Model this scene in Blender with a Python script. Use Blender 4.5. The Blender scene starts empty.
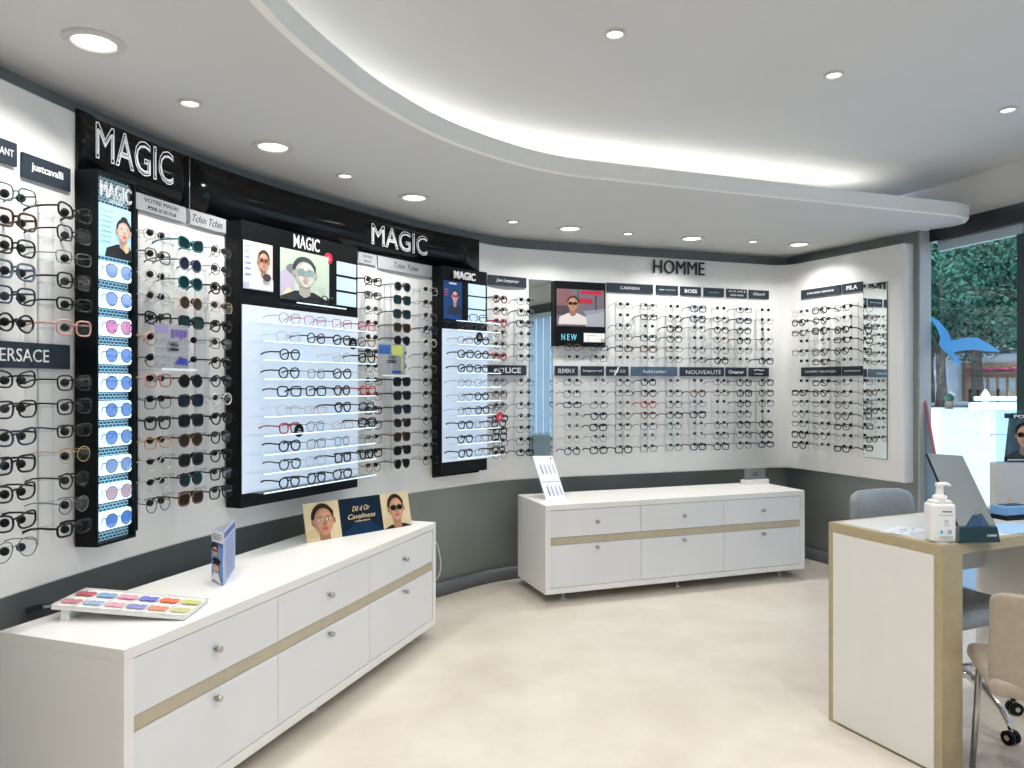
import bpy, bmesh, math, random
from mathutils import Vector, Matrix
random.seed(7)
SC = bpy.context.scene
COL = SC.collection
PI = math.pi
F = 750.0
EYE = 1.5
# ------------------------------------------------------------------ camera, world, sun, exposure
cd = bpy.data.cameras.new('camera'); cam = bpy.data.objects.new('camera', cd); COL.objects.link(cam)
cam.location = (0, 0, EYE); cam.rotation_euler = (PI/2, 0, 0)
cd.sensor_width = 36; cd.lens = F/1024*36; cd.clip_start = .05; cd.clip_end = 400
SC.camera = cam
SC.view_settings.view_transform = 'Standard'; SC.view_settings.look = 'None'
SC.view_settings.gamma = 1; SC.view_settings.use_curve_mapping = False
SC.view_settings.exposure = 0.1
SC.cycles.transparent_max_bounces = 24
SC.cycles.max_bounces = 8; SC.cycles.diffuse_bounces = 5
wd = bpy.data.worlds.new('world'); SC.world = wd; wd.use_nodes = True
wn = wd.node_tree.nodes; bg = wn['Background']
tc = wn.new('ShaderNodeTexCoord'); sx = wn.new('ShaderNodeSeparateXYZ'); cr = wn.new('ShaderNodeValToRGB')
wd.node_tree.links.new(tc.outputs['Generated'], sx.inputs[0]); wd.node_tree.links.new(sx.outputs['Z'], cr.inputs[0])
cr.color_ramp.elements[0].color = (.80, .90, 1, 1); cr.color_ramp.elements[1].color = (.32, .58, 1, 1)
wd.node_tree.links.new(cr.outputs[0], bg.inputs[0]); bg.inputs[1].default_value = 1.35
sl = bpy.data.lights.new('sun', 'SUN'); so = bpy.data.objects.new('sun', sl); COL.objects.link(so)
sl.energy = 4.5; sl.angle = .02; sl.color = (1, .97, .92)
so.rotation_euler = (Vector((.45, .45, -.8))).to_track_quat('-Z', 'Y').to_euler()
P_BIG, P_SPOT, P_UP, P_COVE = 6.0, 2.4, 6.0, 2.1      # lamp powers, watts
WARM = (1.0, .965, .91)

# ------------------------------------------------------------------ materials
MATS = {}
def mat(name, color=(.8, .8, .8), rough=.5, metal=0, emit=None, es=1, noise=0, nscale=8, spec=.5, coat=0):
    if name in MATS: return MATS[name]
    m = bpy.data.materials.new(name); m.use_nodes = True; nt = m.node_tree; b = nt.nodes['Principled BSDF']
    b.inputs['Base Color'].default_value = (*color, 1); b.inputs['Roughness'].default_value = rough
    b.inputs['Metallic'].default_value = metal; b.inputs['Specular IOR Level'].default_value = spec
    b.inputs['Coat Weight'].default_value = coat
    if emit: b.inputs['Emission Color'].default_value = (*emit, 1); b.inputs['Emission Strength'].default_value = es
    if noise:
        t = nt.nodes.new('ShaderNodeTexNoise'); t.inputs['Scale'].default_value = nscale; t.inputs['Detail'].default_value = 4
        c = nt.nodes.new('ShaderNodeTexCoord'); nt.links.new(c.outputs['Object'], t.inputs['Vector'])
        r = nt.nodes.new('ShaderNodeValToRGB')
        r.color_ramp.elements[0].position = .3; r.color_ramp.elements[1].position = .7
        r.color_ramp.elements[0].color = (*[max(0, x*(1-noise)) for x in color], 1)
        r.color_ramp.elements[1].color = (*[min(1, x*(1+noise)) for x in color], 1)
        nt.links.new(t.outputs[0], r.inputs[0]); nt.links.new(r.outputs[0], b.inputs['Base Color'])
    MATS[name] = m; return m
def clear(name, tint=(1, 1, 1), gloss=.08, rough=.02, fres=.35):
    """thin clear or tinted sheet: light passes straight through, with a weak gloss on top"""
    if name in MATS: return MATS[name]
    m = bpy.data.materials.new(name); m.use_nodes = True; nt = m.node_tree; nt.nodes.remove(nt.nodes['Principled BSDF'])
    t = nt.nodes.new('ShaderNodeBsdfTransparent'); t.inputs[0].default_value = (*tint, 1)
    g = nt.nodes.new('ShaderNodeBsdfGlossy'); g.inputs['Roughness'].default_value = rough
    lw = nt.nodes.new('ShaderNodeLayerWeight'); lw.inputs[0].default_value = .25
    mu = nt.nodes.new('ShaderNodeMath'); mu.operation = 'MULTIPLY_ADD'; mu.inputs[1].default_value = fres; mu.inputs[2].default_value = gloss*.5
    mu.use_clamp = True
    x = nt.nodes.new('ShaderNodeMixShader'); nt.links.new(lw.outputs['Fresnel'], mu.inputs[0]); nt.links.new(mu.outputs[0], x.inputs[0])
    nt.links.new(t.outputs[0], x.inputs[1]); nt.links.new(g.outputs[0], x.inputs[2])
    nt.links.new(x.outputs[0], nt.nodes['Material Output'].inputs[0])
    MATS[name] = m; return m
def paint(c, emit=0):
    """flat printing ink of one colour; emit > 0 where the print is backlit"""
    n = 'ink_%02x%02x%02x_%d' % (int(c[0]*255), int(c[1]*255), int(c[2]*255), int(emit*100))
    return mat(n, c, .45, emit=c if emit else None, es=emit, spec=.12)
def srgb(r, g, b):
    f = lambda v: ((v/255+.055)/1.055)**2.4 if v > 10 else v/255/12.92
    return (f(r), f(g), f(b))
M_white = mat('white_laminate', (.80, .80, .78), .32, noise=.02, nscale=3)
M_fascia = mat('drawer_laminate', (.74, .755, .775), .3, noise=.015, nscale=3)
M_clad = mat('white_cladding', (.79, .80, .80), .28, noise=.015, nscale=2)
M_wall = mat('grey_wall_paint', (.295, .335, .335), .6, noise=.05, nscale=3)
M_ceil = mat('ceiling_paint', (.60, .61, .615), .85, noise=.015, nscale=2)
M_base = mat('grey_baseboard', (.13, .15, .165), .4, noise=.03)
M_black = mat('gloss_black_panel', (.003, .004, .005), .12, noise=.2, nscale=3, spec=.22)
M_blackm = mat('satin_black', (.004, .005, .006), .4, noise=.2, nscale=10, spec=.15)
M_gold = mat('champagne_edge', (.40, .33, .20), .4, noise=.05, nscale=20)
M_chrome = mat('chrome', (.75, .76, .78), .12, metal=1, noise=.02, nscale=30)
M_steel = mat('brushed_steel', (.5, .48, .45), .28, metal=1, noise=.04, nscale=60)
M_mirror = mat('mirror_glass', (.88, .93, .92), .01, metal=1, noise=.003, nscale=2)
M_plate = mat('slate_plate', (.026, .038, .056), .4, noise=.06, nscale=12, spec=.25)
M_plateg = mat('grey_plate', (.36, .38, .40), .35, noise=.04, nscale=12)
M_ink = mat('white_lettering', (.85, .87, .88), .4, noise=.01)
M_inkd = mat('dark_lettering', (.012, .014, .018), .35, noise=.01)
M_acr = clear('clear_acrylic', (.97, .985, .99), .05, .02, .25)
M_edge = mat('acrylic_edge', (.80, .90, .96), .15, emit=(.75, .9, 1), es=.0, noise=.02)
M_lens = clear('demo_lens', (.96, .97, .97), .03, .02, .12)
M_ball = mat('black_rubber_ball', (.003, .0035, .004), .5, noise=.1, spec=.2)
M_glow = mat('backlit_diffuser', (.5, .55, .6), .4, emit=(.62, .77, 1.0), es=.40)
M_glow2 = mat('backlit_window', (.4, .45, .5), .4, emit=(.42, .68, 1.0), es=.58)
M_lamp = mat('lamp_diffuser', (.9, .9, .9), .5, emit=(1, .97, .92), es=6)
M_leath = mat('grey_leather', (.23, .255, .275), .38, noise=.06, nscale=40)
M_beige = mat('taupe_leather', (.34, .285, .225), .45, noise=.05, nscale=40)

# ------------------------------------------------------------------ mesh helpers
class MB:
    def __init__(s): s.bm = bmesh.new(); s.mi = 0
    def face(s, vs):
        try:
            f = s.bm.faces.new(vs); f.material_index = s.mi; return f
        except ValueError: return None
    def box(s, x0, x1, y0, y1, z0, z1, r=0, seg=2):
        b = bmesh.new(); bmesh.ops.create_cube(b, size=1)
        for v in b.verts: v.co = Vector(((x0+x1)/2+v.co.x*(x1-x0), (y0+y1)/2+v.co.y*(y1-y0), (z0+z1)/2+v.co.z*(z1-z0)))
        if r: bmesh.ops.bevel(b, geom=b.edges[:], offset=r, segments=seg, affect='EDGES', profile=.5)
        s.merge(b); return s
    def merge(s, b, mtx=None):
        mp = {v: s.bm.verts.new(mtx @ v.co if mtx else v.co) for v in b.verts}
        for f in b.faces:
            g = s.face([mp[v] for v in f.verts])
            if g: g.smooth = f.smooth
        b.free(); return s
    def tube(s, pts, r, n=6, closed=False, caps=True, smooth=True):
        pts = [Vector(p) for p in pts]; N = len(pts); rings = []; up = None
        for i, p in enumerate(pts):
            a = pts[(i-1) % N] if (closed or i > 0) else p; b = pts[(i+1) % N] if (closed or i < N-1) else p
            t = (b-a).normalized()
            if up is None:
                up = t.orthogonal().normalized()
            up = (up - t*up.dot(t)).normalized(); w = t.cross(up)
            rr = r[i] if isinstance(r, (list, tuple)) else r
            rings.append([s.bm.verts.new(p+up*math.cos(2*PI*k/n)*rr+w*math.sin(2*PI*k/n)*rr) for k in range(n)])
        for i in range(N if closed else N-1):
            A, B = rings[i], rings[(i+1) % N]
            sh = 0
            if closed and i == N-1:
                sh = min(range(n), key=lambda q: (A[0].co-B[q].co).length)
            for k in range(n):
                f = s.face([A[k], A[(k+1) % n], B[(k+1+sh) % n], B[(k+sh) % n]])
                if f: f.smooth = smooth
        if caps and not closed: s.face(rings[0][::-1]); s.face(rings[-1])
        return s
    def lathe(s, prof, n=24, c=(0, 0, 0), cap=True):
        rings = [[s.bm.verts.new((c[0]+r*math.cos(2*PI*k/n), c[1]+r*math.sin(2*PI*k/n), c[2]+z)) for k in range(n)] for r, z in prof]
        for A, B in zip(rings, rings[1:]):
            for k in range(n):
                f = s.face([A[k], A[(k+1) % n], B[(k+1) % n], B[k]]); f.smooth = True
        if cap: s.face(rings[0][::-1]); s.face(rings[-1])
        return s
    def sphere(s, c, r, n=8, m=6):
        b = bmesh.new(); bmesh.ops.create_uvsphere(b, u_segments=n, v_segments=m, radius=r)
        for f in b.faces: f.smooth = True
        return s.merge(b, Matrix.Translation(c))
    def prism(s, poly, z0, z1):
        """vertical prism over a plan outline"""
        lo = [s.bm.verts.new((x, y, z0)) for x, y in poly]; hi = [s.bm.verts.new((x, y, z1)) for x, y in poly]
        n = len(poly)
        for i in range(n): s.face([lo[i], lo[(i+1) % n], hi[(i+1) % n], hi[i]])
        s.face(lo[::-1]); s.face(hi); return s
    def flat(s, poly, y):
        """upright outline (x, z) facing -Y at depth y"""
        return s.face([s.bm.verts.new((x, y, z)) for x, z in poly])
    def strip(s, A, B, z0, z1):
        """wall between plan lines A (room side) and B (back), from z0 to z1"""
        def ring(i): return [s.bm.verts.new((*A[i], z0)), s.bm.verts.new((*A[i], z1)), s.bm.verts.new((*B[i], z1)), s.bm.verts.new((*B[i], z0))]
        R = [ring(i) for i in range(len(A))]
        for p, q in zip(R, R[1:]):
            for k in range(4):
                f = s.face([p[k], p[(k+1) % 4], q[(k+1) % 4], q[k]])
                f.smooth = k in (0, 2)
        s.face(R[0]); s.face(R[-1][::-1]); return s
    def mesh(s, name, mats):
        bmesh.ops.recalc_face_normals(s.bm, faces=s.bm.faces[:])
        me = bpy.data.meshes.new(name); s.bm.to_mesh(me); s.bm.free()
        for m in (mats if isinstance(mats, (list, tuple)) else [mats]): me.materials.append(m)
        return me
    def build(s, name, mats, parent=None, mtx=None, split=False):
        me = s.mesh(name, mats)
        return link(name, me, parent, mtx)
def link(name, me, parent=None, mtx=None):
    o = bpy.data.objects.new(name, me); COL.objects.link(o)
    if parent: o.parent = parent
    if mtx is not None: o.matrix_basis = mtx
    return o
def tag(o, label, cat, group=None, kind=None):
    o['label'] = label; o['category'] = cat
    if group: o['group'] = group
    if kind: o['kind'] = kind
    return o
def struct(o, label=None):
    o['kind'] = 'structure'
    return o
def thing(name, label, cat, mtx, group=None):
    o = bpy.data.objects.new(name, None); COL.objects.link(o); o.empty_display_size = .05
    o.matrix_basis = mtx; return tag(o, label, cat, group)
def place2(x, y, z, dx, dy):
    """frame whose X runs along (dx, dy), Y away from the viewer side, Z up"""
    t = Vector((dx, dy, 0)).normalized(); b = Vector((-t.y, t.x, 0))
    return Matrix(((t.x, b.x, 0, x), (t.y, b.y, 0, y), (0, 0, 1, z), (0, 0, 0, 1)))
TXT = {}
def text_mesh(s, w, h, depth=.001, outline=0, inset=0, name='lettering', m=None, shear=0, bold=0, center=True):
    c = bpy.data.curves.new('t', 'FONT'); c.body = s; c.size = 1; c.shear = shear
    if outline: c.fill_mode = 'NONE'; c.bevel_depth = outline; c.bevel_resolution = 0; c.offset = inset
    else: c.extrude = .01; c.offset = bold
    c.resolution_u = 3
    o = bpy.data.objects.new('t', c)
    me = bpy.data.meshes.new_from_object(o); bpy.data.objects.remove(o); bpy.data.curves.remove(c)
    xs = [v.co.x for v in me.vertices]; ys = [v.co.y for v in me.vertices]; zs = [v.co.z for v in me.vertices]
    x0, x1, y0, y1, z0, z1 = min(xs), max(xs), min(ys), max(ys), min(zs), max(zs)
    for v in me.vertices:
        x, y, z = v.co
        v.co = ((x-(x0+x1)/2)/(x1-x0)*w, -(z-z0)/(max(z1-z0, 1e-6))*depth, (y-(y0+y1)/2)/(y1-y0)*h)
    me.name = name; me.materials.clear(); me.materials.append(m or M_ink)
    return me
def lettering(s, x, z, w, h, parent, y=0, m=None, **k):
    return link('lettering', text_mesh(s, w, h, m=m, **k), parent, Matrix.Translation((x, y, z)))

# ------------------------------------------------------------------ the plan of the display wall
ctrl = [(-1.95, -3.5), (-1.97, -1.5), (-1.95, .3), (-1.87, 1.5), (-1.723, 2.524), (-1.508, 3.408), (-1.23, 4.05), (-.68, 4.95), (-.433, 5.243), (-.08, 5.61), (.35, 5.816), (.8, 5.977)]
def catmull(P, n=10):
    out = []
    for i in range(len(P)-1):
        p0 = Vector(P[max(i-1, 0)]); p1 = Vector(P[i]); p2 = Vector(P[i+1]); p3 = Vector(P[min(i+2, len(P)-1)])
        for k in range(n):
            t = k/n
            out.append(.5*((2*p1)+(p2-p0)*t+(2*p0-5*p1+4*p2-p3)*t*t+(3*p1-p0-3*p2+p3)*t**3))
    out.append(Vector(P[-1])); return out
CN = Vector((2.393, 6.549)); WD = Vector((.4067, -.9135)); BD = Vector((.941, .3384)).normalized()
LEFT = catmull(ctrl)
LEFT = LEFT[::1]
def fillet(r):
    # round the corner between the back run and the wing
    t = r
    a = CN-BD*t; b = CN+WD*t
    return [a*(1-k)**2+CN*2*k*(1-k)+b*k*k for k in [i/8 for i in range(9)]]
WING_END = Vector((2.868, 5.480))
PATH = LEFT + [LEFT[-1]*(1-k)+(CN-BD*.22)*k for k in (.25, .5, .75)] + fillet(.16) + [WING_END]
BASE = LEFT + [CN] + [WING_END+WD*.03]
def offset(P, d):
    out = []
    for i, p in enumerate(P):
        t1 = (p-P[i-1]).normalized() if i > 0 else None
        t2 = (P[i+1]-p).normalized() if i < len(P)-1 else None
        n1 = Vector((t1.y, -t1.x)) if t1 else None; n2 = Vector((t2.y, -t2.x)) if t2 else None
        if n1 is None: out.append(p+n2*d)
        elif n2 is None: out.append(p+n1*d)
        else:
            n = (n1+n2).normalized(); out.append(p+n*(d/max(.3, n.dot(n1))))
    return out
def at(u, off=0.0):
    """the point of the wall line, pushed OFF into the room, that lies in the direction of column u; and the wall's run there"""
    P = offset(PATH, off); k = (u-512)/F
    for a, b in zip(P, P[1:]):
        fa = a.x-k*a.y; fb = b.x-k*b.y
        if a.y > .5 and fa <= 0 <= fb:
            q = a+(b-a)*(fa/(fa-fb)); return q, (b-a).normalized()
    raise ValueError(u)
def zed(v, y): return EYE-(v-384)/F*y
def frame(u, off, z=0):
    q, t = at(u, off); return place2(q.x, q.y, z, t.x, t.y)
def chord(u1, u2, off, z=0):
    a, _ = at(u1, off); b, _ = at(u2, off); m = (a+b)/2
    return place2(m.x, m.y, z, b.x-a.x, b.y-a.y), (b-a).length

# ------------------------------------------------------------------ the room
def path_slice(P, y_from=None, i0=0, i1=None): return P[i0:i1]
W0 = offset(BASE, -.10); W1 = offset(BASE, -.24)
nL = len(LEFT)
i_split = nL-20
struct(MB().strip(W0[:nL+1], W1[:nL+1], 0, 2.98).build('wall_left', M_wall))
# the wing: a free standing end, paler on its edge
we = W0[-1]; wo = W0[-2]; nrm = Vector((-WD.y, WD.x))*-1
wing_n = Vector((WD.y, -WD.x))
g = MB(); g.strip([W0[-2], W0[-1]], [W0[-2]-wing_n*.11, W0[-1]-wing_n*.11], 0, 2.62)
struct(g.build('wall_right', M_wall))
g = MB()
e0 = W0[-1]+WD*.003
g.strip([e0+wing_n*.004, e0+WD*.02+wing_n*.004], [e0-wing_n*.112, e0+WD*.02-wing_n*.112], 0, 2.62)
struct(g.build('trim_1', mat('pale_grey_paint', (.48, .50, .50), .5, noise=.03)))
CL0 = PATH; CL1 = offset(PATH, -.10)
g = MB(); g.strip(CL0, CL1, .773, 2.534)
cl = struct(g.build('wall_display', M_clad))
bv = cl.modifiers.new('b', 'BEVEL'); bv.width = .012; bv.segments = 3; bv.limit_method = 'ANGLE'; bv.angle_limit = 1.2
B0 = offset(BASE, -.085)
B0[-1] = B0[-1]+WD*0
struct(MB().strip(B0[:nL+1], W0[:nL+1], 0, .098).build('baseboard_left', M_base))
struct(MB().strip(B0[nL:], W0[nL:], 0, .098).build('baseboard_right', M_base))
# window line
WP = Vector((3.15, 5.4)); WV = Vector((.28, -1)).normalized(); WNi = Vector((WV.y, -WV.x)); WNi = WNi if WNi.x < 0 else -WNi
w_start = WP-WV*.02; w_end = WP+WV*9.26
# floor
fm = mat('floor_vinyl', (.66, .60, .53), .33)
nt = fm.node_tree; b = nt.nodes['Principled BSDF']; tcn = nt.nodes.new('ShaderNodeTexCoord')
n1 = nt.nodes.new('ShaderNodeTexNoise'); n1.inputs['Scale'].default_value = 2.2; n1.inputs['Detail'].default_value = 8; n1.inputs['Roughness'].default_value = .62
r1 = nt.nodes.new('ShaderNodeValToRGB'); r1.color_ramp.elements[0].position = .3; r1.color_ramp.elements[1].position = .72
r1.color_ramp.elements[0].color = (.57, .51, .44, 1); r1.color_ramp.elements[1].color = (.70, .65, .58, 1)
nt.links.new(tcn.outputs['Object'], n1.inputs['Vector']); nt.links.new(n1.outputs[0], r1.inputs[0]); nt.links.new(r1.outputs[0], b.inputs['Base Color'])
n2 = nt.nodes.new('ShaderNodeTexNoise'); n2.inputs['Scale'].default_value = 5; r2 = nt.nodes.new('ShaderNodeMapRange'); r2.inputs[3].default_value = .26; r2.inputs[4].default_value = .42
nt.links.new(tcn.outputs['Object'], n2.inputs['Vector']); nt.links.new(n2.outputs[0], r2.inputs[0]); nt.links.new(r2.outputs[0], b.inputs['Roughness'])
room = [tuple(p) for p in W1] + [tuple(w_start-WNi*.1), tuple(w_end-WNi*.1), (w_end.x, -3.62), (-2.2, -3.62)]
for nm, za, zb, mm in (('floor', -.12, 0, fm), ('ceiling', 2.95, 3.1, M_ceil)):
    g = MB().prism(room, za, zb); bmesh.ops.triangulate(g.bm, faces=[f for f in g.bm.faces if len(f.verts) > 4]); struct(g.build(nm, mm))
# the lower ring of ceiling along the display wall; its inner edge hides the cove light
inner = catmull([(-.80, -3.5), (-.79, -1.0), (-.77, 1.2), (-.735, 2.1875), (-.60, 2.78), (-.466, 3.12), (-.284, 3.44), (0, 3.767), (.265, 3.972), (.544, 4.09), (1.0, 4.26), (1.6, 4.48), (2.2, 4.70), (2.7, 4.88)], 8)
inner += [ Vector((2.95, 4.97)), Vector((3.08, 5.06)), Vector((3.14, 5.2)), Vector((3.14, 5.36))]
outer = W0[:]
def resample(P, n):
    L = [0]
    for a, c in zip(P, P[1:]): L.append(L[-1]+(c-a).length)
    out = []; j = 0
    for i in range(n):
        t = L[-1]*i/(n-1)
        while j < len(P)-2 and L[j+1] < t: j += 1
        out.append(P[j]+(P[j+1]-P[j])*((t-L[j])/(L[j+1]-L[j])))
    return out
# match the two edges stretch by stretch: along the left wall, along the back, round the end
n_in = len(inner)-44; oc = min(range(len(outer)), key=lambda i: (outer[i]-W0[nL-1]).length)
A_ = resample(inner[:n_in], 90) + resample(inner[n_in-1:], 60)[1:]
B_ = resample(outer[:oc+1], 90) + resample(outer[oc:], 60)[1:]
struct(MB().strip(A_, B_, 2.62, 2.66).build('ceiling_ring', M_ceil))
def shift(P, d):
    return offset(P, d)
# the upstand of the ring (inner side has the room on its right hand)
g = MB(); g.strip(shift(inner, 0.004), shift(inner, -.03), 2.617, 2.703)
for f in g.bm.faces: f.smooth = False
struct(g.build('trim_2', mat('lip_white', (.86, .86, .84), .7, noise=.01)))
# header above the windows, frames, panes
def wbox(mb, s0, s1, d0, d1, z0, z1):
    a = WP+WV*s0; c = WP+WV*s1
    mb.prism([tuple(a+WNi*d1), tuple(c+WNi*d1), tuple(c+WNi*d0), tuple(a+WNi*d0)], z0, z1)
g = MB(); wbox(g, -1.5, 9.3, -.1, 0, 2.665, 2.96); struct(g.build('wall_header', M_ceil))
g = MB(); wbox(g, -.13, 9.3, -.06, .05, 2.54, 2.664); struct(g.build('trim_3', mat('dark_frame', (.015, .02, .025), .3, noise=.1)))
M_wf = mat('pale_frame', (.42, .52, .60), .35, noise=.03)
M_df = mat('teal_frame', (.02, .045, .05), .35, noise=.1)
# mullion at column u=1022
def on_window(u, v=None, d=0.0):
    k = (u-512)/F; p = WP+WNi*d
    s = (k*p.y-p.x)/(WV.x-k*WV.y); q = p+WV*s
    return s, q, (zed(v, q.y) if v is not None else 0)
sm = on_window(1021)[0]
cuts = [-.13, sm, sm+2.3, sm+4.6, 9.2]
pane_m = clear('window_glass', (.95, .98, .985), .05, .0)
for i in range(4):
    a, c = cuts[i], cuts[i+1]
    g = MB(); wbox(g, a+.02, c-.0, -.045, -.005, 2.475, 2.54); wbox(g, a+.02, c, -.045, -.005, 0, .07)
    fr = struct(g.build('window_%d' % (i+1), M_wf))
    g = MB(); wbox(g, c-.03, c+.03, -.05, .0, .07, 2.475); g.build('mullion', M_df, fr)
    g = MB(); wbox(g, a+.03, c-.03, -.028, -.022, .07, 2.475); g.build('pane', pane_m, fr)
# closing walls behind the camera
M_ow = mat('white_wall_paint', (.62, .63, .63), .6, noise=.02)
g = MB(); g.box(-2.2, w_end.x+.1, -3.62, -3.5, 0, 2.95); struct(g.build('wall_front', M_ow))

# ------------------------------------------------------------------ lamps
def downlight(x, y, z, r, power, big, label, lamp=True):
    o = thing('downlight', label, 'ceiling light', Matrix.Translation((x, y, z)), 'recessed downlights')
    MB().lathe([(r*.80, -.001), (r*.82, -.010), (r*1.0, -.012), (r*1.14, -.006), (r*1.16, -.0005)], 40, cap=False).build('trim_ring', mat('lamp_ring', (.55, .55, .53), .4, noise=.02), o)
    MB().lathe([(0.0005, -.002), (r*.80, -.0025)], 32, cap=False).build('lamp_disc', M_lamp, o)
    l = bpy.data.lights.new('lamp', 'AREA'); l.shape = 'DISK'; l.size = r*1.5; l.energy = power; l.color = WARM; l.spread = 2.35
    lo = bpy.data.objects.new('lamp', l); COL.objects.link(lo); lo.parent = o; lo.location = (0, 0, -.02)
def on_ceiling(u, v, z): y = (z-EYE)*F/(384-v); return (u-512)/F*y, y
BIGS = [(94, 41, 'large round downlight nearest the left edge, over the left glasses board'), (273, 146, 'second large round downlight, over the tall black display unit'),
        (414, 197, 'third large round downlight, over the second raised white sign'), (570, 228, 'fourth large round downlight, above the black framed poster'),
        (692, 238, 'fifth large round downlight, above the dark word on the back wall'), (799, 244, 'large round downlight in the far corner by the right wing')]
for u, v, lb in BIGS:
    x, y = on_ceiling(u, v, 2.62); downlight(x, y, 2.62, .082, P_BIG, True, lb)
for u, v, lb in [(190, 102, 'small spotlight between the first two large downlights'), (345, 175, 'small spotlight between second and third large downlights'),
                 (513, 221, 'small spotlight in front of the black header end'), (628, 233, 'small spotlight between fourth and fifth large downlights'), (753, 241, 'small spotlight between fifth large and far corner downlights')]:
    x, y = on_ceiling(u, v, 2.62); downlight(x, y, 2.62, .04, P_SPOT, False, lb)
for u, v, lb in [(615, 33, 'leftmost small spotlight in the raised ceiling'), (834, 74, 'middle small spotlight in the raised ceiling'), (1008, 109, 'small spotlight of the raised ceiling nearest the window')]:
    x, y = on_ceiling(u, v, 2.95); downlight(x, y, 2.95, .04, P_UP, False, lb)
# unseen downlights added beyond the view as interior fill; small ones run stronger
for x, y in [(-1.4, 1.2), (-1.4, -.6), (-1.4, -2.3)]: downlight(x, y, 2.62, .082, P_BIG, True, 'large round downlight out of view behind the photographer')
for x, y in [(.4, 1.4), (1.7, 1.6), (3.0, 1.8), (.4, -.6), (1.8, -.6), (3.4, -.6), (.6, -2.4), (2.6, -2.4)]: downlight(x, y, 2.95, .04, P_UP*2.4, False, 'small ceiling spotlight out of view behind the photographer')
# cove light: short strips that lie on the ring behind its upstand
cv = shift(inner, -.55)
acc = 0; seg = []; last = cv[0]
fine = []
for a, c in zip(cv[:-3], cv[1:-2]):
    n = max(1, int((c-a).length/.1))
    fine += [a+(c-a)*i/n for i in range(n)]
fine += [fine[-1]+(fine[-1]-fine[-2]).normalized()*.1*k for k in range(1, 4)]
step = 6; ci = 0
for i in range(0, len(fine)-step, step):
    a, c = fine[i], fine[i+step]; m = (a+c)/2; d = (c-a)
    if m.y < -1.5: continue
    mt = place2(m.x, m.y, 2.668, d.x, d.y)
    l = bpy.data.lights.new('cove_lamp', 'AREA'); l.shape = 'RECTANGLE'; l.size = d.length*1.02; l.size_y = .03; l.energy = P_COVE*d.length/.6; l.color = (1, .96, .88)
    lo = bpy.data.objects.new('cove_lamp', l); COL.objects.link(lo)
    lo.matrix_world = mt @ Matrix.Translation((0, 0, .012)) @ Matrix.Rotation(PI, 4, 'X')
    ci += 1

# ------------------------------------------------------------------ sideboards
def sideboard(x, y, dx, dy, L, label, D=.54):
    o = thing('sideboard', label, 'sideboard', place2(x, y, 0, dx, dy))
    z0, z1, t = .069, .676, .038
    g = MB()
    g.box(0, L, 0, D, z1-t, z1, .002); g.box(0, L, 0, D, z0, z0+t, .002)
    g.box(0, t, 0, D, z0+t, z1-t); g.box(L-t, L, 0, D, z0+t, z1-t); g.box(t, L-t, D-.02, D, z0+t, z1-t)
    g.box(t, L-t, .03, .04, z0+t, z1-t)
    g.build('carcass', M_white, o)
    w = (L-2*t)/3
    MB().box(t, L-t, .012, .029, .400, .449).build('accent_strip', mat('pale_gold_strip', (.50, .44, .32), .4, noise=.04, nscale=20), o)
    for i in range(3):
        a = t+i*w+.0015; c = t+(i+1)*w-.0015
        for nm, za, zb, kz in (('drawer', .452, z1-t-.003, .545), ('drawer_front', z0+t+.003, .398, .368)):
            d = MB().box(a, c, .004, .024, za, zb, .0015).build(nm, M_fascia, o)
            k = MB(); k.tube([((a+c)/2, .004, kz), ((a+c)/2, -.008, kz)], .007, 12); k.tube([((a+c)/2, -.008, kz), ((a+c)/2, -.026, kz)], .0115, 14)
            k.build('knob', M_steel, d)
    for fx in (.17, L/2, L-.17):
        for fy in (.09, D-.09):
            MB().lathe([(.02, 0), (.022, .004), (.022, .012), (.012, .014), (.012, z0)], 14, (fx, fy, 0)).build('foot', M_chrome, o)
    return o
sideboard(-1.202, 2.323, .747, 2.152, 2.278, 'long white sideboard with three upper and three lower drawers under the left display wall')
sideboard(.226, 5.08, .941, .339, 2.172, 'white sideboard with gold band under the word on the back wall')

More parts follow.
